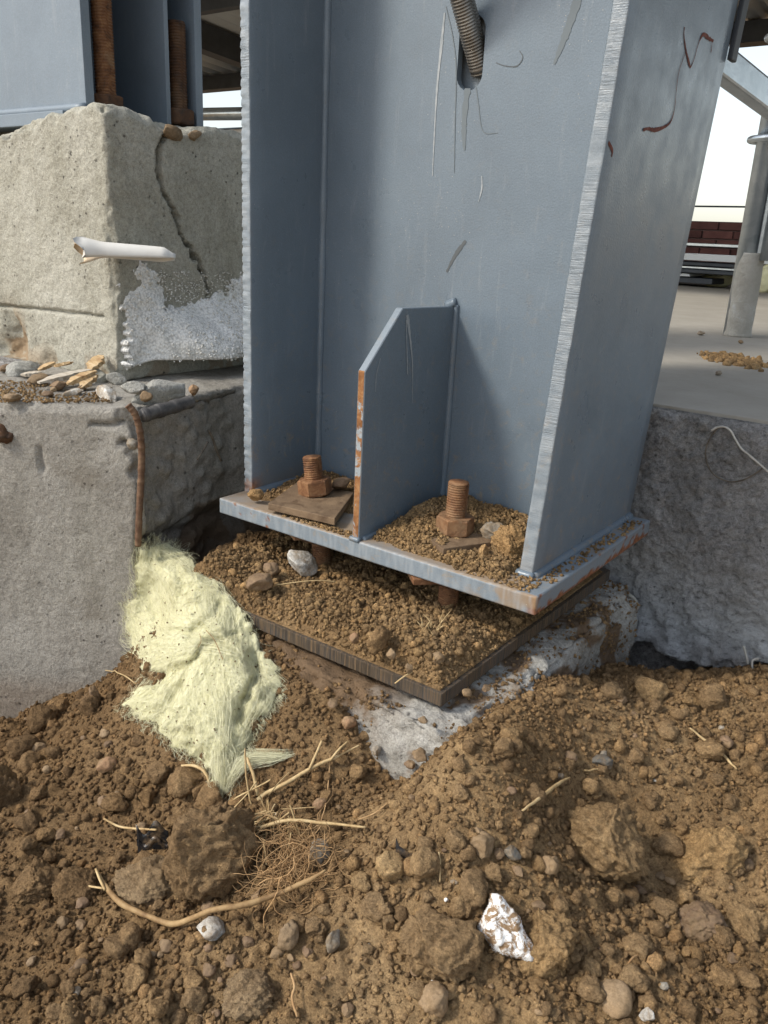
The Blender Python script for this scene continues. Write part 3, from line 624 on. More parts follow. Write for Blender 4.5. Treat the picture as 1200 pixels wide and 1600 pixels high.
nrm = np.empty(len(me.polygons) * 3); me.polygons.foreach_get('normal', nrm); nrm = nrm.reshape(-1, 3)
me.polygons.foreach_set('material_index', np.where(nrm[:, 1] < -.8, 1, np.where(nrm[:, 1] < -.3, 2, 0)).astype(np.int32))
stf = link('stiffener_plate', me, MAT['paint'], col)
# weld seams
weld((-.543, .216, 0), (-.543, .216, CT), .0085, 'weld_bead', web, seed=1)
weld((-.055, .216, 0), (-.055 + LEAN * CT, .216, CT), .0085, 'weld_bead', web, seed=2)
weld((-.543, .060, 0), (-.543, .39, 0), .0085, 'weld_bead', FLL, seed=3)
weld((-.033, .056, 0), (-.033, .395, 0), .0080, 'weld_bead', FLR, seed=4)
weld((-.055, .056, 0), (-.055, .212, 0), .0070, 'weld_bead', FLR, seed=5)
weld((-.535, .216, 0), (-.300, .216, 0), .0080, 'weld_bead', web, seed=6)
weld((-.275, .216, 0), (-.062, .216, 0), .0080, 'weld_bead', web, seed=7)
weld((-.279, .010, 0), (-.279, .21, 0), .0070, 'weld_bead', stf, seed=8)
weld((-.293, .010, 0), (-.293, .21, 0), .0060, 'weld_bead', stf, seed=9)
weld((-.278, .216, .02), (-.278, .216, .318), .0068, 'weld_bead', stf, seed=10)
weld((-.294, .216, .02), (-.294, .216, .318), .0060, 'weld_bead', stf, seed=11)
weld((-.294, .214, .316), (-.278, .214, .322), .0085, 'weld_bead', stf, seed=12)
weld((-.056, .053, .001), (-.032, .053, .001), .0060, 'weld_bead', FLR, seed=13)
weld((-.295, .002, .001), (-.278, .002, .001), .0050, 'weld_bead', stf, seed=14)
# marks on the paint: flat strips a fraction of a millimetre proud of the steel
def strip(pts, wd, name, mat, nrm, lift=.0006, n=40):
    P = resample(pts, n) if len(pts) > 2 else np.asarray(pts); nrm = np.asarray(nrm, float); T = np.gradient(P, axis=0); sdv = np.cross(T, nrm); sdv /= np.linalg.norm(sdv, axis=1)[:, None] + 1e-12
    wd = np.interp(np.linspace(0, 1, len(P)), np.linspace(0, 1, len(wd)), wd)[:, None] * (1 + .3 * vnoise(P * 300, 2))[:, None]
    V = np.vstack([P + sdv * wd + nrm * lift, P - sdv * wd + nrm * lift]); m = len(P)
    return obj(name, V, [(i, i + 1, m + i + 1, m + i) for i in range(m - 1)], mat, FLR if name == 'scratch' else (stf if name == 'drip' else web))
nR = np.array([1, 0, -LEAN]); nR /= np.linalg.norm(nR)
def onR(u, v):
    r = ry(u, v); p0 = np.array([-.034, 0, 0]); return CAM + r * ((p0 - CAM) @ nR) / (r @ nR)
strip([onR(*p) for p in ((1069, 42), (1068, 55), (1071, 78), (1075, 95), (1078, 106))], [.0016, .0011, .0016, .0022, .0012], 'scratch', MAT['scratch'], nR)
strip([onR(*p) for p in ((1078, 106), (1084, 92), (1090, 70), (1096, 56), (1100, 54), (1107, 60), (1114, 64))], [.0010, .0008, .0008, .0018, .0022, .0024, .0018], 'scratch', MAT['scratch'], nR, .0007)
strip([onR(*p) for p in ((1112, 64), (1111, 74), (1110, 82))], [.0008, .0008, .0010], 'scratch', MAT['scratch'], nR, .0008, 12)
strip([onR(*p) for p in ((1070, 82), (1060, 112), (1056, 140), (1053, 170), (1047, 190), (1036, 199), (1022, 203), (1012, 201), (1004, 203))], [.0006, .0007, .0007, .0008, .0015, .0022, .0026, .0016, .0018], 'scratch', MAT['scratch'], nR, .0008, 60)
strip([onR(*p) for p in ((950, 222), (956, 235), (955, 245))], [.0022, .002, .001], 'scratch', MAT['scratch'], nR, .0006, 10)
nWb = np.array([0, -1.0, 0])
def onW(u, v): return py(u, v, .217)
strip([onW(*p) for p in ((695, 20), (690, 70), (683, 140), (679, 210), (676, 275))], [.0012, .0022, .0014, .0010, .0006], 'scuff', MAT['scuff'], nWb)
strip([onW(*p) for p in ((697, 10), (708, 60), (713, 110), (711, 200), (710, 270))], [.0006, .0007, .0008, .0007, .0004], 'scuff', MAT['scuff_dark'], nWb, .0007)
strip([onW(*p) for p in ((731, 138), (727, 170), (725, 205), (726, 235))], [.0050, .0044, .0036, .0018], 'scuff', MAT['scuff_dark'], nWb)
strip([onW(*p) for p in ((744, 136), (748, 165), (755, 205), (778, 208))], [.0007, .0007, .0006, .0004], 'scuff', MAT['scuff_dark'], nWb)
strip([onW(*p) for p in ((905, -8), (896, 20), (880, 65), (866, 100))], [.0045, .0060, .0045, .0014], 'scuff', MAT['scuff_dark'], nWb)
strip([onW(*p) for p in ((728, 376), (712, 398), (698, 425))], [.0022, .0032, .0014], 'scuff', MAT['mark'], nWb)
strip([onW(*p) for p in ((775, 98), (790, 103), (808, 103), (817, 90), (812, 79))], [.0004, .0005, .0007, .0006, .0004], 'scuff', MAT['mark'], nWb)
strip([onW(*p) for p in ((753, 275), (753, 295), (748, 315))], [.0008, .0012, .0006], 'scuff', MAT['scuff'], nWb)
nST = np.array([1.0, 0, 0])
def onS_(u, v): return px(u, v, -.280)
strip([onS_(*p) for p in ((636, 492), (640, 525), (644, 570), (644, 630))], [.0035, .0022, .0009, .0007], 'drip', MAT['scuff'], nST)
strip([onS_(*p) for p in ((634, 500), (635, 540), (636, 585))], [.0008, .0009, .0007], 'drip', MAT['scuff'], nST, .0008)
strip([onS_(*p) for p in ((594, 560), (588, 585), (586, 612))], [.0006, .0007, .0005], 'drip', MAT['scuff'], nST)

# ---------------------------------------------------------------- threaded bars and bolts
def threaded(L, r, pitch, seg=28, depth_=.0011, wob=0):
    k = int(L / pitch * 4); z = np.linspace(0, L, k + 1); ph = (np.arange(k + 1) % 4); rr = r - depth_ * np.array([0, .15, 1, .85])[ph]
    a = np.arange(seg) / seg * 2 * math.pi
    V = np.stack([np.outer(rr, np.cos(a)), np.outer(rr, np.sin(a)), np.repeat(z[:, None], seg, 1) + (a / (2 * math.pi) * pitch)[None] * ((z > pitch) & (z < L - pitch))[:, None]], 2).reshape(-1, 3)
    V[-seg:, :2] *= .93; V[-seg:, 2] = L; V[:seg, 2] = 0
    Fc = [(i * seg + q, i * seg + (q + 1) % seg, (i + 1) * seg + (q + 1) % seg, (i + 1) * seg + q) for i in range(k) for q in range(seg)]
    Fc += [tuple(range(seg - 1, -1, -1)), tuple(range(k * seg, (k + 1) * seg))]
    return V, Fc
def nut(af, h, z0=0):
    R_ = af / math.sqrt(3); n_ = 48; a = np.arange(n_) / n_ * 2 * math.pi
    hexr = (af / 2) / np.cos((a + math.pi / 6) % (math.pi / 3) - math.pi / 6); cr = np.minimum(hexr, af / 2 * 1.03)
    V = [(cr[i] * .98 * math.cos(a[i]), cr[i] * .98 * math.sin(a[i]), z0) for i in range(n_)]
    for z, q in ((z0 + .10 * h, hexr), (z0 + .90 * h, hexr), (z0 + h, cr * .98)): V += [(q[i] * math.cos(a[i]), q[i] * math.sin(a[i]), z) for i in range(n_)]
    Fc = [(l * n_ + i, l * n_ + (i + 1) % n_, (l + 1) * n_ + (i + 1) % n_, (l + 1) * n_ + i) for l in range(3) for i in range(n_)] + [tuple(range(n_ - 1, -1, -1)), tuple(range(3 * n_, 4 * n_))]
    return V, Fc
def placed(vf, R_, p): V = np.asarray(vf[0]) @ np.asarray(R_).T + np.asarray(p); return V, vf[1]
def sqplate(corners, z0, th):
    return bevel(*prism([(c[0], c[1]) for c in corners], z0, z0 + th), .0012)
bL = np.array([-.432, .086, 0]); bR = np.array([-.176, .088, 0])
def bolt(label, p, tilt, top, spin, wash, wz, wt, lowplate, lowz, group='anchor bolts through the base plate'):
    t = thing('anchor_bolt', label, 'bolt', p, group)
    R_ = rotm('X', tilt[0]) @ rotm('Y', tilt[1]); loc = np.zeros(3)
    nz0 = wz + wt + .0005
    V, Fc = threaded(top + .135, .0150, .0036); V[:, 2] -= .135
    obj('shank', V @ R_.T, Fc, MAT['rust'], t, True)
    obj('nut', *placed(nut(.047, .025, nz0), R_ @ rotm('Z', spin), loc), MAT['rust'], t)
    W_ = [(c[0] - p[0], c[1] - p[1]) for c in wash]
    V, Fc = sqplate(W_, wz, wt); obj('washer_plate', V, Fc, MAT['rust_dull'], t)
    LW = [(c[0] - p[0], c[1] - p[1]) for c in lowplate]
    V, Fc = sqplate(LW, lowz, .009); obj('washer_plate', V, Fc, MAT['rust'], t)
    obj('nut', *placed(nut(.047, .024, lowz - .0245), rotm('Z', spin + .4), loc), MAT['rust_dark'], t)
    return t
def sq(c, s, ang):
    return [(c[0] + s * math.cos(ang + k * math.pi / 2), c[1] + s * math.sin(ang + k * math.pi / 2)) for k in range(4)]
cw = [pz(419, 786, .017), pz(523, 810, .017), pz(553, 769, .017), pz(466, 752, .017)]
bolt('rusty anchor bolt left of the stiffener with a square washer plate', bL, (rad(2), rad(-7)), .078, .35, cw, .006, .011, sq((-.425, .065), .060, .30), -.0345)
bolt('rusty anchor bolt right of the stiffener, half buried in soil', bR, (rad(0), rad(1)), .092, .15, sq((-.170, .078), .058, rad(-72)), .006, .011, sq((-.180, .055), .062, .05), -.0345)
# slanted bar through the slot in the web
tr = thing('threaded_rod', 'bright threaded rod slanting through the slotted hole in the web', 'threaded rod', (0, 0, 0))
d_ = np.array([-.08, -.70, 1.0]); d_ /= np.linalg.norm(d_); u_, v_, d_ = frame(d_)
p0 = np.array([-.281, .236, .642])
V, Fc = threaded(.75, .0160, .0040, 28, .0014); V = V @ np.array([u_, v_, d_]) + (p0 - d_ * .010)
obj('shank', V, Fc, MAT['thread'], tr, True)
V, Fc = threaded(.05, .0165, .004, 20); 

# ---------------------------------------------------------------- lower plate
lp = tag(obj('steel_plate', *bevel(*boxvf((-.53, -.114, -.123), (-.056, .41, -.105)), .0015), MAT['cut_edge']), 'dark rusty steel plate lying on the pedestal below the base plate', 'steel plate')
# ================================================================== LOOSE EARTH, STONES
def ico(n):
    bm = bmesh.new(); bmesh.ops.create_icosphere(bm, subdivisions=n, radius=1.0); bm.verts.index_update()
    V = np.array([v.co[:] for v in bm.verts]); Fc = np.array([[v.index for v in f.verts] for f in bm.faces]); bm.free(); return V, Fc
ICO = {n: ico(n) for n in (1, 2, 3, 4, 5)}
ICO[0] = (np.array([(1, 0, 0), (-1, 0, 0), (0, 1, 0), (0, -1, 0), (0, 0, 1), (0, 0, -1)], float), np.array([(0, 2, 4), (2, 1, 4), (1, 3, 4), (3, 0, 4), (2, 0, 5), (1, 2, 5), (3, 1, 5), (0, 3, 5)]))
def clod_mesh(seed, n=4, rough=.30, crumb=.06, cuts=5, flat=1.0, name='clod'):
    rg = np.random.default_rng(seed); V, Fc = ICO[n]; V = V.copy(); D = V.copy()
    for _ in range(cuts):                                            # broken planes
        d = rg.normal(size=3); d /= np.linalg.norm(d); h = rg.uniform(.55, .85); k = V @ d - h; V -= np.clip(k, 0, None)[:, None] * d * .85
    r = 1 + rough * fbm(D + seed * 3.1, 1.3, seed, 3) + crumb * fbm(D + seed, 6, seed, 5, .75) + crumb * .9 * np.clip(.55 - cells(D + seed, 5, seed)[0], 0, 1)
    V = V * r[:, None]; V[:, 2] *= flat
    V -= (V.max(0) + V.min(0)) / 2; V /= (V.max(0) - V.min(0)).max() / 2
    return mesh_of(name, V, Fc, True)
CL = [clod_mesh(i, 4, .36, .17, 6, .85) for i in range(10)]
PB = [clod_mesh(40 + i, 4, .30, .035, 7, .72, 'pebble') for i in range(8)]
FR = [clod_mesh(60 + i, 4, .16, .07, 14, .7, 'fragment') for i in range(8)]
def stuffmesh(name, P, Sz, base, mat, label, seed=0, flat=(.6, 1.0), parent=None, smooth=True, cat=None):
    rg = np.random.default_rng(seed); n = len(P); Vs, Fs = [], []
    var = []
    for k in range(10):
        V, Fc = ICO[base]; V = V.copy(); V *= (1 + .40 * fbm(V + k * 7.7, 1.6, k, 2) + .12 * vnoise(V * 4 + k, k))[:, None]
        if base == 0: V = V * 1.25 + .22 * np.random.default_rng(k).normal(size=V.shape)
        var.append(V)
    Fb = ICO[base][1]; m = len(var[0])
    q = rg.normal(size=(n, 4)); q /= np.linalg.norm(q, axis=1)[:, None]; w_, x, y, z = q.T
    R_ = np.stack([1 - 2 * (y * y + z * z), 2 * (x * y - z * w_), 2 * (x * z + y * w_), 2 * (x * y + z * w_), 1 - 2 * (x * x + z * z), 2 * (y * z - x * w_), 2 * (x * z - y * w_), 2 * (y * z + x * w_), 1 - 2 * (x * x + y * y)], 1).reshape(n, 3, 3)
    sc = np.stack([np.ones(n), rg.uniform(.7, 1, n), rg.uniform(*flat, n)], 1) * Sz[:, None]
    B = np.array(var)[rg.integers(0, 10, n)] * sc[:, None, :]
    V = np.einsum('nij,nmj->nmi', R_, B) + P[:, None, :]
    Fc = (Fb[None] + (np.arange(n) * m)[:, None, None]).reshape(-1, 3)
    o = obj(name, V.reshape(-1, 3), Fc, mat, parent, smooth); o['kind'] = 'stuff'
    if label: o['label'] = label
    return o
def inview(P, mg=40):
    u, v, d = projv(P); return (u > -mg) & (u < 1200 + mg) & (v > -mg) & (v < 1600 + mg) & (d > .2)
# earth lying on the lower plate
def heap(name, x0, x1, y0, y1, fn, mat, label, st=.0032):
    xs = np.arange(x0, x1 + st / 2, st); ys = np.arange(y0, y1 + st / 2, st); A_, B_ = np.meshgrid(xs, ys, indexing='ij'); x, y = A_.ravel(), B_.ravel()
    z = fn(x, y); o = obj(name, np.stack([x, y, z], 1), grid_faces(len(xs), len(ys)), mat, smooth=True); o['kind'] = 'stuff'; o['label'] = label
    return o
def lumps(x, y, s=0):
    P = np.stack([x, y, 0 * x], 1); d, v = cells(P + .006 * np.stack([vnoise(P * 80, 1), vnoise(P * 80, 2), 0 * x], 1), 55, 6 + s); d2, v2 = cells(P, 120, 8 + s)
    return .008 * fbm(P, 14, 3 + s, 3) + .016 * np.clip(.6 - d, 0, 1) * v + .006 * np.clip(.6 - d2, 0, 1) * v2 + .002 * fbm(P, 150, 4 + s, 2)
def lower_h(x, y):
    e = np.minimum(np.minimum(x + .53, -.059 - x), np.minimum(y + .112, .40 - y))
    th = .020 - .013 * sstep(-.01, .07, y) + .010 * np.exp(-((x + .14) ** 2 + (y + .05) ** 2) / .004) + .02 * sstep(-.42, -.52, x)
    return -.1065 + (th + lumps(x, y) * (1.1 - .6 * sstep(0, .08, y))) * sstep(-.002, .030, e) * 1.0 + .002 * sstep(0, .004, e) - .03 * sstep(.003, -.004, e)
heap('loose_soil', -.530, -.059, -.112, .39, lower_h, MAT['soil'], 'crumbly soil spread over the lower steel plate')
def bayR_h(x, y):
    e = np.minimum(np.minimum(x + .272, -.060 - x) , .214 - y); f = y - (.012 + .028 * (vnoise(np.stack([x * 30, 0 * x, 0 * x], 1), 3) * .5 + .5) * sstep(-.2, -.27, x))
    return -.004 + (.012 + .010 * np.exp(-((x + .20) ** 2 + (y - .075) ** 2) / .002) + .014 * sstep(.06, .17, y) + .010 * np.exp(-((x + .22) ** 2 + (y - .14) ** 2) / .003) + lumps(x, y, 3)) * sstep(-.004, .022, f) * sstep(-.006, .01, e)
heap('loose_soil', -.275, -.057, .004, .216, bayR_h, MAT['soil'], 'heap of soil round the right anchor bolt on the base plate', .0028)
def bayL_h(x, y):
    f = y - (.030 + .05 * sstep(-.43, -.36, x)); e = np.minimum(x + .535, -.298 - x)
    return -.006 + (.007 + .011 * sstep(.06, .15, y) + lumps(x, y, 5) * .8) * sstep(-.004, .02, f) * sstep(-.004, .012, e) * sstep(.218, .20, y)
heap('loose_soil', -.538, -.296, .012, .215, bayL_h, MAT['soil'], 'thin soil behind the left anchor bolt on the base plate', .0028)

# crumbs: small ones on every earth surface
rg = np.random.default_rng(11)
def spread(n, x0, x1, y0, y1, zf, s0, s1, sink=.25, keep=None, pw=2.2):
    x = rg.uniform(x0, x1, n); y = rg.uniform(y0, y1, n); z = zf(x, y); s = s0 + (s1 - s0) * rg.random(n) ** pw
    P = np.stack([x, y, z + s * (1 - 2 * sink)], 1); k = inview(P)
    if keep is not None: k &= keep(x, y)
    return P[k], s[k]
clump = lambda x, y: fbm(np.stack([x, y, 0 * x], 1), 5.5, 77, 3) + .35 * rg.normal(size=len(x)) > -.18
P1, S1 = spread(135000, -1.0, .75, -.72, .46, gz, .0010, .0042, .25, clump, 2.6)
stuffmesh('soil_crumbs', P1, S1, 0, MAT['grain'], 'fine soil crumbs scattered over the excavated ground', 1, smooth=False)
P2, S2 = spread(4800, -1.0, .75, -.72, .46, gz, .0038, .0095, .3, clump, 2.6)
stuffmesh('soil_crumbs', P2, S2, 2, MAT['grain'], 'coarser soil crumbs and grit scattered over the excavated ground', 2)
P3, S3 = spread(17000, -.55, -.062, -.108, .25, lower_h, .0010, .0038, .25, None, 2.0)
stuffmesh('soil_crumbs', P3, S3, 0, MAT['drysoil'], 'dry crumbs on the lower steel plate', 3, smooth=False)
P3, S3 = spread(420, -.50, -.066, -.105, .12, lower_h, .0035, .0075, .3, None, 2.2)
stuffmesh('soil_crumbs', P3, S3, 2, MAT['drysoil'], 'larger dry crumbs on the lower steel plate', 4)
P4, S4 = spread(9000, -.272, -.058, .012, .212, bayR_h, .0009, .0036, .2, lambda x, y: bayR_h(x, y) > -.001, 1.8)
stuffmesh('soil_crumbs', P4, S4, 0, MAT['drysoil'], 'dry crumbs on the base plate round the right bolt', 5, smooth=False)
P4, S4 = spread(1500, -.536, -.298, .018, .21, bayL_h, .0009, .0030, .2, lambda x, y: bayL_h(x, y) > -.001, 1.8)
Pe = np.stack([rg.uniform(-.43, -.30, 220), rg.uniform(.004, .022, 220), np.full(220, .001)], 1); Pe = np.vstack([Pe, np.stack([rg.uniform(-.13, -.015, 240), rg.uniform(.006, .05, 240), np.full(240, .001)], 1), np.stack([rg.uniform(-.024, -.004, 160), rg.uniform(.05, .38, 160), np.full(160, .001)], 1)])
stuffmesh('soil_crumbs', np.vstack([P4, Pe]), np.concatenate([S4, rg.uniform(.001, .0032, len(Pe))]), 0, MAT['drysoil'], 'thin scatter of dry crumbs along the base plate edge', 6, smooth=False)

k_ = rg.choice(len(PEDV), 15000); PE = PEDV[k_]; PE = PE[(fbm(PE, 13, 51, 3) + .25 * rg.normal(size=len(PE)) > .05) & ((PE[:, 0] > -.07) | (PE[:, 1] < -.118))]; PE = PE[inview(PE)]
stuffmesh('soil_crumbs', PE + [0, 0, .001], .0008 + .0028 * rg.random(len(PE)) ** 2.2, 0, MAT['grain'], 'soil crumbs caught on the chipped concrete pedestal', 7, smooth=False)
# ---------------------------------------------------------------- clods and stones one can pick out
cnt = [0]
def stone(u, v, wpx, hpx, me, mat, name, label, cat, group=None, z=None, rot=None, sink=.32, dz=0, elong=None, pos=None):
    p = np.array(pos, float) if pos is not None else (soil(u, v) if z is None else pz(u, v, z)); d = depth(p); s = wpx * d / F / 2; h = hpx * d / F / 2
    cnt[0] += 1; r2 = np.random.default_rng(1000 + cnt[0])
    m = me
    if mat is not None and (not len(me.materials) or me.materials[0] is not mat):
        key = me.name + '|' + mat.name
        m = CACHE.get(key)
        if m is None: m = me.copy(); m.materials.clear(); m.materials.append(mat); CACHE[key] = m
    o = link(name, m); hh = (h * .9 + s * .35) / 1.1
    o.scale = (s, s * (elong or r2.uniform(.75, 1.0)), hh)
    o.rotation_euler = rot or (r2.uniform(-.25, .25), r2.uniform(-.25, .25), r2.uniform(0, 6.28))
    o.location = tuple(p + np.array([0, 0, hh * (1 - 2 * sink) + dz]) - (0 if pos is not None else 1) * CB * 0)
    return tag(o, label, cat, group)
CACHE = {}
YAW = math.atan2(CR[1], CR[0])
BIG = [clod_mesh(100 + i, 5, .32, .26, 7, .85) for i in range(6)]
stone(940, 1352, 150, 120, BIG[0], MAT['clod_light'], 'soil_clod', 'largest rounded tan clod, right of centre in the foreground', 'clod', rot=(.5, .1, YAW + 2.4), sink=.16)
stone(332, 1378, 150, 190, BIG[1], MAT['clod'], 'soil_clod', 'tall dark crumbly clod below the tip of the yellow wool', 'clod', rot=(0, .1, YAW + .5), sink=.25)
stone(232, 1396, 112, 84, BIG[2], MAT['clod_grey'], 'soil_clod', 'grey brown split clod left of the tall crumbly clod', 'clod', rot=(.1, .2, YAW), sink=.25)
stone(8, 1250, 80, 95, BIG[3], MAT['clod'], 'soil_clod', 'clod cut by the left edge of the picture', 'clod', sink=.3)
stone(690, 1490, 150, 120, BIG[4], MAT['clod'], 'soil_clod', 'broad half sunken clod left of the mottled foam scrap', 'clod', sink=.45)
stone(1092, 1452, 82, 62, BIG[5], MAT['pebble_brown'], 'stone', 'smooth flat brown stone near the lower right corner', 'stone', rot=(.2, .1, YAW), sink=.3)
stone(608, 1372, 52, 58, CL[0], MAT['clod_light'], 'soil_clod', 'square tan clod right of the root tangle', 'clod', sink=.2)
stone(567, 1388, 40, 34, CL[1], MAT['clod_light'], 'soil_clod', 'round tan clod just left of the square tan clod', 'clod', sink=.2)
stone(740, 1396, 62, 46, CL[2], MAT['clod'], 'soil_clod', 'greyish wedge clod above the mottled foam scrap', 'clod', sink=.25)
stone(718, 1432, 36, 55, CL[3], MAT['clod'], 'soil_clod', 'narrow clod standing left of the mottled foam scrap', 'clod', sink=.2)
stone(856, 1480, 130, 100, BIG[1], MAT['clod_light'], 'soil_clod', 'crumbly sunken clod right of the mottled foam scrap', 'clod', sink=.5, rot=(.3, .2, 2.0))
stone(1105, 1345, 120, 95, BIG[2], MAT['clod_light'], 'soil_clod', 'crumbly clod between the largest clod and the right edge', 'clod', sink=.45, rot=(.3, -.2, 1.0))
stone(1168, 1455, 80, 66, BIG[3], MAT['clod_light'], 'soil_clod', 'clod at the right edge beside the flat brown stone', 'clod', sink=.35, rot=(0, .3, .6))
stone(680, 1578, 56, 54, CL[4], MAT['pebble_tan'], 'stone', 'tan lump at the bottom edge of the picture', 'stone', sink=.15)
stone(800, 1342, 30, 30, PB[0], MAT['pebble_slate'], 'stone', 'dark grey stone left of the largest clod', 'stone', sink=.2)
stone(940, 1194, 36, 20, PB[1], MAT['pebble_slate'], 'stone', 'bluish grey flat stone on the slope above the largest clod', 'stone', sink=.3)
stone(753, 1330, 40, 34, CL[5], MAT['pebble_tan'], 'stone', 'tan three cornered stone in front of the pedestal', 'stone', sink=.2)
stone(858, 1362, 34, 42, CL[6], MAT['pebble_tan'], 'stone', 'upright tan stone touching the largest clod', 'stone', sink=.2)
stone(452, 1478, 46, 54, CL[7], MAT['pebble_tan'], 'stone', 'yellowish angular stone below the root tangle', 'stone', sink=.12)
stone(521, 1484, 30, 48, PB[2], MAT['pebble_grey'], 'pebble', 'pale grey egg shaped pebble below the root tangle', 'pebble', sink=.15, rot=(.2, .9, YAW + 1.2), elong=.72)
stone(330, 1462, 50, 36, FR[4], MAT['white_stone'], 'stone', 'whitish mortar lump under the bent stalk', 'stone', sink=.2)
stone(498, 1345, 36, 52, CL[9], MAT['pebble_grey'], 'stone', 'greyish stone on the right of the root tangle', 'stone', sink=.15)
stone(385, 1555, 100, 62, BIG[5], MAT['clod_grey'], 'soil_clod', 'greyish clod with pressed ridges at the bottom edge', 'clod', sink=.45, rot=(0, 0, YAW))
stone(585, 1425, 52, 38, CL[3], MAT['clod'], 'soil_clod', 'crusty clod below the square tan clod', 'clod', sink=.25)
stone(957, 1568, 62, 36, PB[3], MAT['pebble_tan'], 'stone', 'flat tan stone at the bottom edge right of centre', 'stone', sink=.3)
stone(1010, 1592, 28, 22, PB[4], MAT['white_stone'], 'pebble', 'pale cream pebble at the bottom edge', 'pebble', sink=.2)
stone(245, 1222, 42, 38, CL[0], MAT['clod'], 'soil_clod', 'round clod left of the wool tip', 'clod', sink=.15)
stone(292, 1232, 62, 36, CL[2], MAT['clod'], 'soil_clod', 'flat clod under the wool tip', 'clod', sink=.25)
stone(168, 1206, 32, 32, PB[5], MAT['pebble_red'], 'stone', 'reddish brown stone left of the wool', 'stone', sink=.2)
stone(60, 1385, 90, 70, BIG[0], MAT['clod'], 'soil_clod', 'dark clod left of the bent stalk', 'clod', sink=.42, rot=(.2, .3, 4))
stone(120, 1395, 80, 60, BIG[4], MAT['clod'], 'soil_clod', 'dark clod just above the left end of the bent stalk', 'clod', sink=.42, rot=(.2, .3, 1))
stone(500, 1262, 24, 20, PB[6], MAT['pebble_red'], 'pebble', 'reddish pebble below the forked straw', 'pebble', sink=.2)
stone(148, 1100, 26, 44, PB[7], MAT['pebble_brown'], 'stone', 'upright brown stone on the slope by the left footing', 'stone', sink=.1, elong=.6)
stone(40, 1555, 40, 34, CL[5], MAT['clod'], 'soil_clod', 'small reddish clod near the bottom left corner', 'clod', sink=.2)
stone(800, 1160, 42, 38, CL[1], MAT['clod'], 'soil_clod', 'round clod on the slope right of the pedestal tip', 'clod', sink=.3)
stone(895, 1050, 36, 30, CL[8], MAT['clod'], 'soil_clod', 'clod at the top of the slope beside the pedestal', 'clod', sink=.3)
stone(1010, 1085, 60, 40, CL[2], MAT['clod'], 'soil_clod', 'clod under the ragged edge of the slab face', 'clod', sink=.3)
stone(1110, 1100, 56, 44, CL[4], MAT['clod'], 'soil_clod', 'clod at the foot of the slab face, near the right edge', 'clod', sink=.3)
# on the plates
stone(471, 888, 54, 38, FR[2], MAT['white_stone'], 'stone', 'white angular stone in the shade under the base plate', 'stone', pos=pz(471, 890, -.078), sink=.3, rot=(.2, .5, YAW))
stone(404, 914, 46, 28, PB[1], MAT['pebble_brown'], 'stone', 'flat brown stone beside the white stone under the plate', 'stone', pos=pz(404, 916, -.072), sink=.3)
stone(424, 893, 26, 26, CL[6], MAT['pebble_brown'], 'stone', 'small angular brown stone touching the white stone', 'stone', pos=pz(424, 898, -.075), sink=.2)
stone(592, 1010, 54, 40, CL[9], MAT['clod'], 'soil_clod', 'long pale clod on the front edge of the lower plate', 'clod', pos=pz(592, 1014, -.082), sink=.2, rot=(0, -.5, YAW + .9), elong=.5)
stone(553, 1004, 20, 22, PB[0], MAT['pebble_red'], 'pebble', 'orange pebble on the lower plate', 'pebble', pos=pz(553, 1006, -.085), sink=.1)
stone(610, 1028, 20, 22, PB[2], MAT['pebble_tan'], 'pebble', 'smooth tan pebble at the front edge of the lower plate', 'pebble', pos=pz(610, 1030, -.086), sink=.1)
stone(683, 1034, 24, 26, PB[6], MAT['pebble_tan'], 'pebble', 'round tan pebble near the front corner of the lower plate', 'pebble', pos=pz(683, 1036, -.086), sink=.2)
stone(638, 1048, 16, 20, PB[4], MAT['pebble_tan'], 'pebble', 'small pebble lying right at the lower plate edge', 'pebble', pos=pz(638, 1052, -.088), sink=.1)
stone(790, 858, 60, 78, BIG[3], MAT['drysoil'], 'soil_clod', 'pale dry clod leaning on the right flange of the column', 'clod', pos=(-.086, .085, .022), sink=.45, rot=(.1, -.5, YAW))
stone(762, 845, 52, 34, CL[7], MAT['pebble_grey'], 'stone', 'grey stone between the right bolt and the pale dry clod', 'stone', pos=(-.125, .110, .018), sink=.35)
stone(754, 872, 20, 24, CL[3], MAT['drysoil'], 'soil_clod', 'small dry clod in front of the grey stone on the plate', 'clod', pos=(-.112, .060, .008), sink=.2)
stone(398, 780, 26, 22, CL[6], MAT['drysoil'], 'soil_clod', 'small dry clod at the foot of the left flange', 'clod', pos=pz(399, 783, .004), sink=.1)
stone(530, 764, 34, 20, PB[3], MAT['pebble_brown'], 'stone', 'smooth brown stone behind the left bolt on the base plate', 'stone', pos=pz(531, 764, .018), sink=.2)
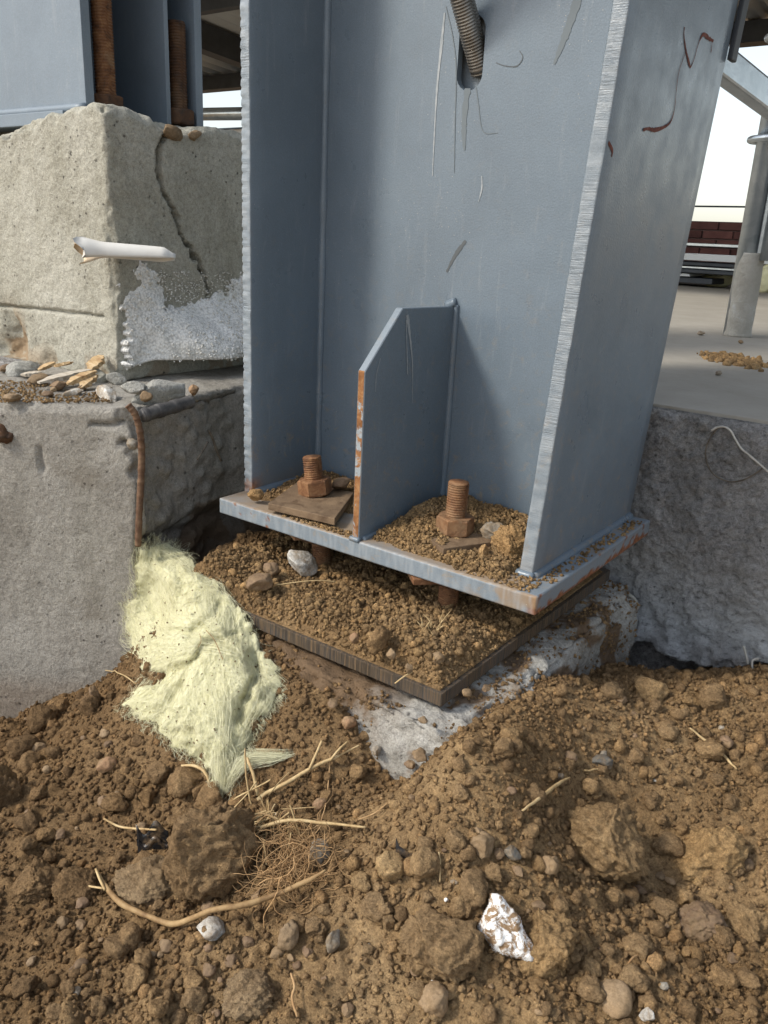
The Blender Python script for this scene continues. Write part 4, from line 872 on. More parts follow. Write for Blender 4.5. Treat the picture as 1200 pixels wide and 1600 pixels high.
# the many that look alike
AVOID = [(155, 1386), (170, 1410), (195, 1432), (230, 1447), (272, 1459), (310, 1458), (345, 1455), (385, 1445), (430, 1432), (478, 1414), (506, 1394), (416, 1255), (450, 1238), (490, 1217), (530, 1200), (410, 1333), (450, 1322), (500, 1313), (560, 1308), (450, 1360), (450, 1390), (430, 1310), (790, 1440), (790, 1490), (240, 1325), (205, 1318)]
def place_rand(n, s0, s1, meshes, mat, name, label, cat, group, pw=2.0, seed=5, reg=(30, 1070, 1170, 1590)):
    rg = np.random.default_rng(seed); done = 0; tries = 0
    while done < n and tries < n * 30:
        tries += 1; u = rg.uniform(reg[0], reg[2]); v = rg.uniform(reg[1], reg[3])
        if v < 1080 + max(0, 180 - u) * .3: continue
        if 185 < u < 460 and v < 1250: continue
        if min(math.hypot(u - a_, v - b_) for a_, b_ in AVOID) < 26: continue
        if 440 < u < 830 and v < 1235 - abs(u - 650) * .5: continue
        p = soil(u, v)
        if depth(p) > 1.75 or p[2] > -.09: continue
        wv = s0 + (s1 - s0) * rg.random() ** pw
        stone(u, v, wv, wv * rg.uniform(.65, 1.0), meshes[rg.integers(len(meshes))], mat, name, label + (' on the upper slope' if v < 1300 else ' in the foreground') + (', left third' if u < 400 else (', middle third' if u < 800 else ', right third')), cat, group, sink=rg.uniform(.1, .4), pos=p); done += 1
place_rand(165, 15, 52, CL, MAT['clod'], 'soil_clod', 'one of many small loose crumbly clods', 'clod', 'small loose clods on the ground', 2.0, 5)
place_rand(60, 10, 28, PB, MAT['pebble_brown'], 'pebble', 'one of many small brown pebbles', 'pebble', 'small brown pebbles on the ground', 1.8, 6)
place_rand(34, 10, 26, PB, MAT['pebble_tan'], 'pebble', 'one of many small tan pebbles', 'pebble', 'small tan pebbles on the ground', 1.8, 8)
place_rand(10, 12, 22, PB, MAT['pebble_grey'], 'pebble', 'one of several small grey pebbles', 'pebble', 'small grey pebbles on the ground', 1.8, 9)
# pebbles bedded in the pedestal's broken corner
for (u, v, wv, hv, mt) in ((656, 1180, 28, 20, 'pebble_tan'), (545, 1130, 24, 28, 'pebble_red'), (661, 1125, 16, 12, 'pebble_tan'), (730, 1083, 20, 12, 'pebble_tan'), (640, 1195, 18, 14, 'pebble_brown'), (520, 1100, 22, 18, 'pebble_brown'), (588, 1172, 24, 16, 'pebble_grey'), (760, 1075, 16, 14, 'pebble_brown')):
    p = py(u, v, -.163) if u < 690 else px(u, v, .004)
    o = stone(u, v, wv, hv, PB[cnt[0] % 8], MAT[mt], 'aggregate', 'x', 'x', pos=p, sink=.5); del o['label']; del o['category']; o.parent = ped
# ================================================================== GLASS WOOL
wool = thing('glass_wool', 'torn pale yellow glass wool batt slumped on the soil by the footing', 'insulation', tuple(pz(320, 1130, -.24)))
WL = np.array(wool.location)
OUT = np.array([(205, 880), (222, 852), (246, 842), (270, 848), (292, 862), (312, 884), (330, 898), (352, 918), (372, 944), (388, 958), (402, 985), (412, 1010), (430, 1040), (441, 1068), (438, 1095), (420, 1118), (402, 1138), (392, 1165), (385, 1185), (372, 1215), (358, 1246), (338, 1238), (326, 1205), (300, 1186), (268, 1166), (238, 1138), (208, 1120), (187, 1104), (196, 1086), (222, 1072), (236, 1060), (214, 1048), (208, 1030), (198, 1000), (193, 965), (197, 935), (214, 915)], float)
CRE = [[(204, 922), (232, 934), (247, 962), (238, 1000), (222, 1020)], [(238, 1000), (270, 985), (300, 990), (330, 966), (345, 935)], [(205, 1055), (250, 1058), (290, 1036), (318, 1012), (352, 1002), (385, 975)], [(300, 1040), (270, 1090), (245, 1130)], [(395, 1010), (402, 1060), (375, 1110), (350, 1150)], [(262, 870), (285, 905), (290, 945)]]
def wbase(u, v):
    """first smooth surface behind the pixel: earth, or the footing's faces"""
    r = ry(u, v); t = np.linspace(.6, 2.2, 700); Q_ = CAM + t[:, None] * r; hit_ = Q_[:, 2] < np.maximum(base_h(Q_[:, 0], Q_[:, 1]), np.where((Q_[:, 0] > -.556) & (Q_[:, 1] > -.114) & (Q_[:, 0] < -.06), -.084, -9)); tg = t[np.argmax(hit_)] if hit_.any() else 1.46; tg = min(tg, 1.46)
    tf = ((K - CAM[:2]) @ nF[:2]) / (r[:2] @ nF[:2]); ts = ((K - CAM[:2]) @ nS[:2]) / (r[:2] @ nS[:2])
    return min(tg, max(tf, ts) if min(tf, ts) > 0 else tg)
us = np.arange(170, 470, 6.0); vs_ = np.arange(830, 1262, 6.0); TB = np.array([[wbase(a_, b_) for b_ in vs_] for a_ in us])
RAW = TB.copy()
for _ in range(25): TB[1:-1, 1:-1] = (TB[:-2, 1:-1] + TB[2:, 1:-1] + TB[1:-1, :-2] + TB[1:-1, 2:] + TB[1:-1, 1:-1]) / 5
TB = np.minimum(TB, RAW + .01)
for _ in range(4): TB[1:-1, 1:-1] = (TB[:-2, 1:-1] + TB[2:, 1:-1] + TB[1:-1, :-2] + TB[1:-1, 2:] + TB[1:-1, 1:-1]) / 5
def tb(u, v):
    i = np.clip((u - us[0]) / 6, 0, len(us) - 1.001); j = np.clip((v - vs_[0]) / 6, 0, len(vs_) - 1.001); a_ = i.astype(int); b_ = j.astype(int); f = i - a_; g = j - b_
    return (TB[a_, b_] * (1 - f) + TB[a_ + 1, b_] * f) * (1 - g) + (TB[a_, b_ + 1] * (1 - f) + TB[a_ + 1, b_ + 1] * f) * g
def rays(u, v):
    r = np.stack([u - 600, 800 - v, np.full_like(u, -F)], 1) @ RT.T; return r / np.linalg.norm(r, axis=1)[:, None]
def lift(u, v):
    Q_ = np.stack([u, v], 1); P_ = np.stack([u * .01, v * .01, 0 * u], 1)
    jag = Q_ + 7 * np.stack([vnoise(P_ * 9, 1), vnoise(P_ * 9, 2)], 1); ins = inpoly(jag, OUT); de, _ = polydist(jag, np.vstack([OUT, OUT[:1]])); de = np.where(ins, de, -de)
    h = .034 * np.sqrt(np.clip(de / 46, 0, 1)) + .018 * sstep(10, 70, de)
    for c_ in CRE: dc, pr = polydist(Q_ + 6 * np.stack([vnoise(P_ * 4, 3), vnoise(P_ * 4, 4)], 1), c_); h = h - .020 * np.exp(-(dc / 9) ** 2) * np.sin(math.pi * np.clip(pr * .9 + .08, 0, 1)) * (h > .004)
    fl_ = flow(u, v); q = np.stack([(u * np.cos(fl_) + v * np.sin(fl_)) * .006, (-u * np.sin(fl_) + v * np.cos(fl_)) * .05, 0 * u], 1)
    h = h + sstep(0, 18, de) * (.007 * fbm(P_, 3.0, 5, 4) + .003 * fbm(P_, 9, 8, 3, .6) + .0022 * fbm(P_, 26, 12, 2, .6)); return h, de
def flow(u, v):
    lo = sstep(1000, 1060, v); return (1 - lo) * (np.arctan2(v - 960, u - 300) + 1.25 + .5 * np.sin(u * .02)) + lo * (np.arctan2(v - 985, u - 325))
gu = np.arange(180, 452, 1.6); gv = np.arange(834, 1256, 1.6); A_, B_ = np.meshgrid(gu, gv, indexing='ij'); uu, vv = A_.ravel(), B_.ravel(); hh, de = lift(uu, vv)
Pw = CAM + rays(uu, vv) * (tb(uu, vv) - hh)[:, None]; Pk = CAM + rays(uu, vv) * (tb(uu, vv) + .012)[:, None]
F2 = grid_faces(len(gu), len(gv)); Fk = F2[(de[F2] + 5 * np.clip(vnoise(np.stack([uu * .12, vv * .12, 0 * uu], 1), 9), -1, 1)[F2] > 4.0).all(1)]; ed = set()
for f in Fk:
    for k in range(4): ed.add((int(f[k]), int(f[(k + 1) % 4])))
side = np.array([(b_, a_, a_ + len(uu), b_ + len(uu)) for a_, b_ in ed if (b_, a_) not in ed])
used = np.unique(np.concatenate([Fk.ravel(), Fk.ravel() + len(uu), side.ravel()])); remap = np.full(2 * len(uu), -1); remap[used] = np.arange(len(used))
obj('wool_core', (np.vstack([Pw, Pk]) - WL)[used], remap[np.vstack([Fk, Fk[:, ::-1] + len(uu), side])], MAT['wool_core'], wool, True)
rg = np.random.default_rng(3); paths = []; n_ = 0
while n_ < 9000:
    u, v = rg.uniform(182, 446), rg.uniform(838, 1250); 
    if not inpoly(np.array([[u, v]]), OUT)[0]: continue
    n_ += 1; L = rg.integers(9, 22); st = rg.uniform(2.6, 5.0); pu = []; a0 = rg.normal() * (.22 if rg.random() < .8 else .8); cu = rg.normal() * .07; off = rg.uniform(-.0008, .0018) + (rg.random() < .06) * rg.uniform(0, .008)
    for k in range(L):
        pu.append((u, v, off)); an = float(flow(np.array([u]), np.array([v]))[0]) + a0; a0 += cu + rg.normal() * .05; u += math.cos(an) * st; v += math.sin(an) * st; off += rg.normal() * .0005
    paths.append(pu)
ls = [len(p) for p in paths]; al = np.vstack([np.array(p) for p in paths]); hh, de = lift(al[:, 0], al[:, 1]); hh = np.where(de > 0, hh, .004 + .012 * np.exp(de / 6))
P3_ = CAM + rays(al[:, 0], al[:, 1]) * (tb(al[:, 0], al[:, 1]) - hh - al[:, 2])[:, None] - WL
lim = np.where(rg.random(len(ls)) < .22, -12, -2.5); paths = []; o_ = 0
for L, lm in zip(ls, lim):
    d = de[o_:o_ + L] < lm; k = int(np.argmax(d)) if d.any() else L
    if k >= 4: paths.append(P3_[o_:o_ + k])
    o_ += L
def strand(pts, n, spread, jit, z0=None):
    P = np.array([soil(*p) + np.array([0, 0, h]) for *p, h in pts]) - WL
    for _ in range(n):
        o = rg.normal(size=3) * spread; k0 = rg.uniform(0, .35); k1 = rg.uniform(.6, 1); q = resample(P, 22)[int(k0 * 21):int(k1 * 21) + 1]
        if len(q) < 4: continue
        t = np.linspace(-1, 1, len(q))[:, None]; paths.append(q + o * (1 - .6 * t ** 2) + np.cumsum(rg.normal(size=q.shape) * jit, 0))
strand([(458, 1184, .006), (425, 1196, .012), (392, 1206, .018), (370, 1225, .018), (356, 1246, .010)], 420, .0042, .0005)
strand([(345, 1190, .035), (350, 1225, .025), (346, 1252, .008)], 300, .0075, .0006)
V, Fc = flat_ribbons(paths, .00016, 5)
wisps = [[(330, 905), (318, 930), (322, 965), (345, 990)], [(215, 880), (240, 900), (262, 935), (268, 975)], [(300, 1030), (280, 1060), (262, 1095), (235, 1120)], [(345, 1040), (352, 1090), (348, 1150), (345, 1215)], [(410, 1040), (408, 1085), (385, 1130), (365, 1185)], [(250, 1040), (225, 1062), (205, 1088)], [(285, 985), (305, 1005), (345, 1010), (385, 1030)], [(230, 860), (262, 868), (290, 895), (300, 935)], [(205, 960), (212, 1000), (232, 1030)]]
for wp in wisps:
    q0 = resample(np.array([(a_, b_, 0.0) for a_, b_ in wp]), 20)
    for _ in range(60):
        o_ = rg.normal(size=2) * [11, 9]; k0, k1 = int(rg.uniform(0, 8)), int(rg.uniform(13, 20)); q = q0[k0:k1, :2] + o_ * (1 - .5 * np.linspace(-1, 1, k1 - k0)[:, None] ** 2) + np.cumsum(rg.normal(size=(k1 - k0, 2)) * .7, 0)
        h_, d_e = lift(q[:, 0], q[:, 1]); h_ = np.where(d_e > 0, h_, .006); paths.append(CAM + rays(q[:, 0], q[:, 1]) * (tb(q[:, 0], q[:, 1]) - h_ - rg.uniform(.001, .006) - .004 * np.sin(np.linspace(0, math.pi, len(q))))[:, None] - WL)
V, Fc = flat_ribbons(paths, .00012, 5)
fo = obj('wool_fibres', V, Fc, MAT['wool'], wool, True); fo['kind'] = 'stuff'
sp = rg.uniform([200, 870], [430, 1230], (260, 2)); sp = sp[inpoly(sp, OUT)]; h_, _ = lift(sp[:, 0], sp[:, 1])
stuffmesh('dirt_specks', CAM + rays(sp[:, 0], sp[:, 1]) * (tb(sp[:, 0], sp[:, 1]) - h_ - .001)[:, None] - WL, rg.uniform(.0005, .0016, len(sp)), 0, MAT['soil'], None, 33, parent=wool, smooth=False)
for (pts, r) in ((((322, 985), (335, 1000), (348, 1030)), .0006), (((312, 990), (314, 1002), (309, 1012)), .0005)):
    V, Fc = tube([CAM + ry(u, v) * (tb(np.array([float(u)]), np.array([float(v)]))[0] - .058) - WL for u, v in pts], r, 5, 10); obj('stray_twig', V, Fc, MAT['stalk'], wool)

# ================================================================== LEFT LEDGE: foam, pipe, bars, splinters
# expanded foam packed against the upper block
fpoly = np.array([px(u, v, XU)[1:] for u, v in ((196, 412), (225, 408), (252, 420), (255, 450), (248, 478), (275, 480), (300, 470), (330, 462), (352, 448), (376, 436), (420, 425), (420, 586), (230, 588), (205, 590), (192, 560), (196, 500), (188, 470), (190, 440))])
st = .0030; ys = np.arange(.052, .46, st); zs = np.arange(.145, .42, st); A_, B_ = np.meshgrid(ys, zs, indexing='ij'); Q2 = np.stack([A_.ravel(), B_.ravel()], 1)
P3d = np.stack([0 * Q2[:, 0], Q2[:, 0], Q2[:, 1]], 1)
ins = inpoly(Q2 + .010 * np.stack([vnoise(P3d * 45, 2), vnoise(P3d * 45, 3)], 1) + .009 * np.stack([vnoise(P3d * 130, 2), vnoise(P3d * 130, 3)], 1), fpoly)
zc = Q2[:, 1]; yc = Q2[:, 0]
ft = .007 + .010 * np.clip(fbm(P3d, 16, 3, 3) + .3, 0, 1) + .085 * sstep(.285, .185, zc) * sstep(.08, .22, yc) + .012 * sstep(.28, .2, zc)
ft += .012 * fbm(P3d, 22, 9, 3) + .003 * np.clip(.6 - cells(P3d, 190, 3)[0], 0, 1)
ft = np.where(ins, np.clip(ft, .004, None), 0.0)
zfl = .171 - .012 * sstep(.12, .06, yc)
ft *= sstep(zfl - .002, zfl + .005, zc)
F2 = grid_faces(len(ys), len(zs)); keep = (ft[F2] > .003).any(1)
Vf = np.stack([XU + ft - .006, yc, zc], 1)
foam = thing('foam_block', 'broken white polystyrene foam packed beside the cracked concrete block', 'foam', (XU, .2, .17)); FL = np.array(foam.location)
# front sheet plus a flat underside and back so that it is a closed lump
Fk = F2[keep]; back = Vf.copy(); back[:, 0] = XU - .010; nV = len(Vf)
edges = {}
for f in Fk:
    for k in range(4):
        e = (int(f[k]), int(f[(k + 1) % 4])); edges[e] = 1
rim = [(a_, b_) for (a_, b_) in edges if (b_, a_) not in edges]
side = np.array([(b_, a_, a_ + nV, b_ + nV) for a_, b_ in rim])
obj('foam_body', np.vstack([Vf, back]) - FL, np.vstack([Fk, Fk[:, ::-1] + nV, side]), MAT['eps'], foam, True)
ok = np.where((ft > .006))[0]; rg = np.random.default_rng(4); ch = rg.choice(ok, 1500)
Pb = Vf[ch] + rg.normal(size=(len(ch), 3)) * .0012; ke = fbm(Pb, 14, 6, 3) + .3 * rg.normal(size=len(ch)) > -.25; Pb = Pb[ke]
sz = rg.uniform(.0012, .0025, len(Pb))
Px = np.array([px(u, v, XU) for u, v in zip(rg.uniform(238, 376, 420), rg.uniform(425, 475, 420))]); kx = Px[:, 2] < .36
beads = stuffmesh('foam_beads', np.vstack([Pb, Px[kx] + [.002, 0, 0]]) - FL, np.concatenate([sz, rg.uniform(.0008, .0018, kx.sum())]), 2, MAT['bead'], None, 8, (.85, 1), foam, True)
# cut white pipe wedged on the corner
pa, pb = py(124, 392, -.015), px(274, 404, -.785); ax_ = pb - pa; L = np.linalg.norm(ax_); u_, v_, d_ = frame(ax_)
if v_[2] < 0: u_, v_ = -u_, -v_
m_, k_ = 26, 18; V = []; aged = []
for i in range(m_):
    t = i / (m_ - 1); r = .0185 * (1.25 - .30 * sstep(0, .25, np.array(t))) * (1 - .55 * sstep(.86, 1, np.array(t)))
    a0, a1 = rad(-28 - 40 * (1 - min(1, t * 4))), rad(206 - 30 * t)
    for lay in (0, 1):
        for j in range(k_):
            an = a0 + (a1 - a0) * j / (k_ - 1); rr = r - lay * .0022
            V.append(pa + d_ * (L * t + (.010 * math.sin(j * .9) if i == 0 else 0)) + rr * (math.cos(an) * u_ + math.sin(an) * v_)); aged.append(float(np.clip(1 - t * 3.2, 0, 1) * (j < k_ * .45 or lay)))
Fc = []
for i in range(m_ - 1):
    for lay in (0, 1):
        o0 = i * 2 * k_ + lay * k_; o1 = o0 + 2 * k_
        for j in range(k_ - 1): Fc.append((o0 + j, o0 + j + 1, o1 + j + 1, o1 + j) if lay == 0 else (o0 + j, o1 + j, o1 + j + 1, o0 + j + 1))
    a_, b_ = i * 2 * k_, (i + 1) * 2 * k_
    Fc += [(a_, b_, b_ + k_, a_ + k_), (a_ + k_ - 1, a_ + 2 * k_ - 1, b_ + 2 * k_ - 1, b_ + k_ - 1)]
for i in (0, m_ - 1):
    a_ = i * 2 * k_; Fc += [(a_ + j, a_ + j + 1, a_ + k_ + j + 1, a_ + k_ + j) for j in range(k_ - 1)]
o = tag(obj('plastic_pipe', V, Fc, MAT['pvc'], None, True), 'split white plastic pipe wedged on the corner of the cracked block', 'pipe'); attr(o.data, 'aged', aged)
# reinforcing bars at the broken corner
def bar(pts, r, name, label, mat, ribs=True, n=60, cat='rebar'):
    P = resample(pts, n); L = np.linalg.norm(np.diff(P, axis=0), axis=1).sum(); t = np.linspace(0, L, n)
    rr = r * (1 + (.10 * (np.sin(t / (r * 1.5) * math.pi) > .55) if ribs else 0) + .05 * vnoise(P * 120, 3)); V, Fc = tube(P, rr, 12)
    return tag(obj(name, V, Fc, mat, None, True), label, cat)
def fp(u, v, off):                                                    # a point a little in front of the lower block's corner edge
    q = px(u, v, K[0] + .006); return q + off * np.array([.75, -.65, 0]) * .012
bar([fp(200, 632, .2), fp(212, 645, 1), fp(219, 668, 1.2), fp(222, 700, 1), fp(221, 745, .8), fp(218, 800, .6), fp(216, 852, .2)], .0052, 'rebar', 'thin rusty rebar running down the broken corner of the footing', MAT['rust_bar'], True, 110)
bar([px(222, 650, -.640), px(245, 643, -.638), px(270, 636, -.640), px(297, 628, -.646)], .0105, 'rebar', 'thick dark rebar lying across the top of the broken corner', MAT['rebar'], True, 70)
bar([px(u, v, -.650) for u, v in ((326, 672), (332, 684), (338, 702), (346, 720))], .0022, 'nail', 'bent dark nail sticking out of the broken footing side', MAT['wire_steel'], False, 14, 'nail')
bar([px(u, v, -.650) for u, v in ((325, 690), (317, 704), (308, 718))], .0018, 'wire_end', 'short wire stub left of the bent nail', MAT['wire_steel'], False, 12, 'wire')
# broken concrete pieces along the broken edge
def shard(u, v, wv, hv, mat, name, label, cat, z=ZL, sink=.3, rot=None, me=None, pos=None, elong=None):
    if name in ('concrete_fragment', 'mortar_crumb'): me = FR[cnt[0] % 8]; wv *= .9; hv *= .75
    return stone(u, v, wv, hv, me or CL[cnt[0] % 10], MAT[mat], name, label, cat, None, pos=pos if pos is not None else pz(u, v, z), sink=sink, rot=rot, elong=elong)
shard(248, 612, 108, 44, 'concrete_white', 'concrete_fragment', 'flat pale concrete fragment lying above the thick rebar', 'fragment', pos=px(248, 618, -.690), rot=(0, 0, rad(80)), me=BIG[2], sink=.42, elong=.5)
shard(150, 586, 42, 42, 'concrete_warm', 'concrete_fragment', 'grey concrete fragment leaning on the block beside the splinters', 'fragment', pos=pz(152, 596, ZL), me=CL[2])
shard(178, 592, 36, 44, 'concrete_white', 'concrete_fragment', 'narrow pale fragment at the foot of the block corner', 'fragment', pos=pz(182, 600, ZL), me=CL[4], elong=.6)
shard(40, 572, 56, 36, 'concrete_white', 'concrete_fragment', 'white crumbled mortar lump at the left end of the ledge', 'fragment', pos=pz(38, 585, ZL), me=CL[5])
shard(112, 618, 40, 14, 'white_stone', 'mortar_crumb', 'white mortar crumb on the ledge beside the brown stones', 'mortar', me=CL[6])
shard(170, 622, 64, 20, 'white_stone', 'mortar_crumb', 'long white mortar crumb at the ledge edge by the rebar', 'mortar', me=CL[1], elong=.5)
shard(206, 606, 46, 30, 'concrete_white', 'concrete_fragment', 'pale fragment between the ledge and the flat pale fragment', 'fragment', pos=px(208, 612, -.70), me=CL[9])
shard(228, 620, 20, 22, 'pebble_tan', 'pebble', 'orange tan pebble bedded in the broken corner', 'pebble', pos=px(229, 624, -.672), me=PB[2])
shard(208, 697, 20, 22, 'pebble_grey', 'pebble', 'round grey pebble beside the thin rusty rebar', 'pebble', pos=px(208, 699, -.664), me=PB[3])
shard(302, 612, 20, 20, 'pebble_red', 'pebble', 'reddish pebble bedded at the end of the thick rebar', 'pebble', pos=px(302, 614, -.69), me=PB[4])
shard(6, 674, 34, 36, 'rust_dark', 'rust_lump', 'rusty bar end in the lower footing at the left edge', 'rebar', pos=CAM + ry(5, 676) * ((K - CAM[:2]) @ nF[:2]) / (ry(5, 676)[:2] @ nF[:2]), me=CL[3], sink=.5)
for (u, v, wv, hv, mt, lb) in ((62, 602, 34, 18, 'pebble_tan', 'tan crumbly stone on the ledge left of the splinters'), (92, 610, 32, 14, 'pebble_brown', 'flat brown stone in the middle of the ledge'), (75, 622, 22, 12, 'pebble_brown', 'oval brown pebble at the ledge front'), (84, 612, 12, 9, 'pebble_tan', 'tiny tan pebble between the ledge stones'), (128, 612, 18, 14, 'pebble_brown', 'brown stone on the ledge near the mortar crumb'), (10, 582, 26, 14, 'pebble_brown', 'brown stone at the left end of the ledge'), (20, 628, 28, 12, 'pebble_tan', 'tan stone at the ledge front near the left edge')):
    shard(u, v, wv, hv, mt, 'stone', lb, 'stone', me=PB[cnt[0] % 8], sink=.15)
lx = rg.uniform(0, 175, 1500); lv = rg.uniform(585, 628, 1500); Pl = np.array([pz(a_, b_, ZL + .002) for a_, b_ in zip(lx, lv)]); kk = fbm(Pl, 14, 3, 3) > -.05
stuffmesh('soil_crumbs', Pl[kk], rg.uniform(.0007, .0026, kk.sum()), 0, MAT['drysoil'], 'dry soil crumbs scattered over the ledge of the footing', 12, smooth=False)
def splinter(p, q, wd, th, mat, label, seed):
    p, q = np.array(p), np.array(q); d = q - p; L = np.linalg.norm(d); u_, v_, d_ = frame(d); m = 14; V = []; rg2 = np.random.default_rng(seed)
    for i in range(m):
        t = i / (m - 1); tap = min(1, .25 + 2.2 * min(t, 1 - t) + .2 * rg2.random()); c0 = p + d * t
        for (a_, b_) in ((-1, -1), (1, -1), (1, 1), (-1, 1)): V.append(c0 + a_ * u_ * wd * tap * (1 + .15 * rg2.normal()) + b_ * v_ * th * tap * (1 + .1 * rg2.normal()))
    Fc = [(i * 4 + k, i * 4 + (k + 1) % 4, i * 4 + 4 + (k + 1) % 4, i * 4 + 4 + k) for i in range(m - 1) for k in range(4)] + [(3, 2, 1, 0), tuple(range(4 * m - 4, 4 * m))]
    return tag(obj('wood_splinter', V, Fc, mat), label, 'splinter')
z1 = ZL + .012
splinter(pz(60, 598, z1), pz(140, 578, z1 + .012), .012, .004, MAT['wood_grey'], 'long weathered grey splinter lying across the ledge', 1)
splinter(pz(105, 600, z1), pz(150, 580, z1 + .016), .009, .005, MAT['wood'], 'brown split piece under the long grey splinter', 2)
splinter(pz(126, 606, z1 - .004), pz(150, 586, z1 + .010), .008, .004, MAT['wood'], 'short brown splinter nearest the concrete fragment', 3)
splinter(pz(140, 578, z1 + .01), pz(158, 556, z1 + .030), .012, .004, MAT['wood'], 'pale frayed chip standing against the block', 4)
splinter(pz(60, 578, z1), pz(86, 566, z1 + .012), .009, .003, MAT['wood'], 'small yellow chip at the back of the ledge', 5)
splinter(pz(86, 572, z1), pz(112, 566, z1 + .012), .009, .003, MAT['wood'], 'second small yellow chip at the back of the ledge', 6)
splinter(pz(32, 586, z1 - .006), pz(66, 582, z1 - .002), .012, .003, MAT['wood_grey'], 'white flat scrap at the back left of the ledge', 7)
# pebbles in the broken top of the upper block
shard(272, 197, 40, 22, 'pebble_tan', 'pebble', 'large tan pebble in the broken top of the cracked block', 'pebble', pos=px(272, 208, XU + .004), me=PB[1], sink=.5, elong=.5, rot=(0, .2, rad(90)))
shard(305, 204, 28, 18, 'pebble_tan', 'pebble', 'smaller tan pebble right of the large one atop the cracked block', 'pebble', pos=px(305, 212, XU + .004), me=PB[5], sink=.5, elong=.5, rot=(0, -.3, rad(90)))

# ================================================================== STRAW, ROOTS AND SCRAPS ON THE SOIL
def lay(pts, r, label, mat, name='straw', n=26, cat='straw', seg=7, parent=None, kink=0):
    P = np.array([soil(u, v) + np.array([0, 0, h]) for u, v, h in pts]); P = resample(P, n)
    g = gz(P[:, 0], P[:, 1]); rm = np.max(r) if np.ndim(r) else r; P[:, 2] = np.maximum(P[:, 2], g + rm + .005); P += np.cumsum(np.random.default_rng(n).normal(size=P.shape) * rm * .05, 0)
    V, Fc = tube(P, r, seg); o = obj(name, V, Fc, mat, parent, True)
    return tag(o, label, cat) if label else o
t = thing('stalk', 'thick bent dry stalk curving below the tall crumbly clod', 'stalk', tuple(soil(270, 1458)))
SL = np.array(t.location)
def sub(o): o.data.transform(Matrix.Translation(Vector(tuple(-SL)))); return o
sub(lay([(155, 1386, .022), (166, 1405, .018), (190, 1428, .014), (230, 1447, .013), (272, 1459, .012), (330, 1456, .026), (385, 1445, .024), (430, 1432, .026), (478, 1414, .028), (506, 1394, .026)], [.0012, .0026, .0034, .0028, .0033, .0027, .0033, .0026, .0028, .0010], None, MAT['stalk'], 'stem', 70, parent=t, seg=10))
sub(lay([(105, 1390, .012), (130, 1397, .013), (162, 1408, .018)], .0012, None, MAT['straw'], 'side_shoot', 16, parent=t))
sub(lay([(152, 1384, .024), (158, 1398, .022), (166, 1410, .018)], .0015, None, MAT['straw'], 'side_shoot', 10, parent=t))
t = thing('straw_stalk', 'forked pale straw lying below the wisp of wool', 'straw', tuple(soil(480, 1225))); SL = np.array(t.location)
sub(lay([(403, 1263, .012), (416, 1255, .014), (450, 1238, .014), (490, 1217, .016), (530, 1200, .016)], [.0026, .0026, .0024, .0022, .0018], None, MAT['straw'], 'stem', 36, parent=t))
sub(lay([(515, 1206, .016), (528, 1194, .02), (542, 1181, .02)], .0014, None, MAT['straw'], 'side_shoot', 12, parent=t))
sub(lay([(482, 1221, .016), (492, 1203, .02), (502, 1184, .024)], .0016, None, MAT['straw'], 'side_shoot', 12, parent=t))
sub(lay([(528, 1199, .016), (545, 1190, .016), (560, 1182, .016)], .0010, None, MAT['straw'], 'side_shoot', 12, parent=t))
sub(lay([(403, 1258, .014), (396, 1240, .026), (386, 1221, .034)], .0020, None, MAT['straw'], 'side_shoot', 12, parent=t))
lay([(408, 1333, .035), (450, 1322, .035), (500, 1313, .024), (570, 1307, .012)], [.0022, .0020, .0018, .0012], 'long straw lying over the root tangle', MAT['straw'])
lay([(164, 1300, .020), (188, 1312, .020), (215, 1322, .026), (246, 1333, .034)], [.0012, .0014, .0014, .0012], 'thin straw leaning on the tall clod above the black plastic', MAT['straw'])
lay([(815, 1278, .008), (845, 1258, .012), (870, 1240, .014), (888, 1228, .012)], [.0012, .0022, .0020, .0008], 'frayed straw on the slope above the largest clod', MAT['straw'])
lay([(912, 1212, .006), (930, 1210, .007), (950, 1209, .006)], .0012, 'short straw beside the bluish grey flat stone', MAT['straw'])
lay([(1076, 1150, .012), (1096, 1164, .010), (1120, 1182, .010), (1148, 1212, .008)], [.0010, .0018, .0024, .0012], 'straw on the slope near the right edge', MAT['straw'])
lay([(1010, 1500, .006), (985, 1512, .012), (965, 1548, .008)], .0010, 'curled thin root at the lower right', MAT['root'])
lay([(685, 1340, .006), (687, 1360, .006), (686, 1388, .005)], .0009, 'short upright fibre left of the three cornered stone', MAT['straw'])
lay([(455, 1530, .006), (460, 1556, .012), (456, 1575, .012), (464, 1598, .006)], .0012, 'pale rootlet at the bottom edge', MAT['root'])
lay([(128, 1053, .010), (160, 1056, .012), (190, 1064, .012), (214, 1075, .006)], .0009, 'thin arched straw left of the wool', MAT['straw'])
lay([(103, 1062, .0), (108, 1042, .012), (114, 1024, .030)], .0012, 'short straw standing against the left footing', MAT['straw'])
lay([(516, 1185, .006), (513, 1230, .008), (508, 1270, .010), (500, 1300, .012)], .0007, 'hair thin root hanging below the forked straw', MAT['root'])
lay([(560, 1290, .008), (585, 1282, .010), (605, 1262, .006)], .0007, 'hair thin curved root right of the long straw', MAT['root'])
lay([(285, 1217, .02), (306, 1222, .024), (322, 1236, .026), (330, 1250, .012)], [.0014, .0020, .0018, .0010], 'frayed straw tuft at the wool tip', MAT['straw'])
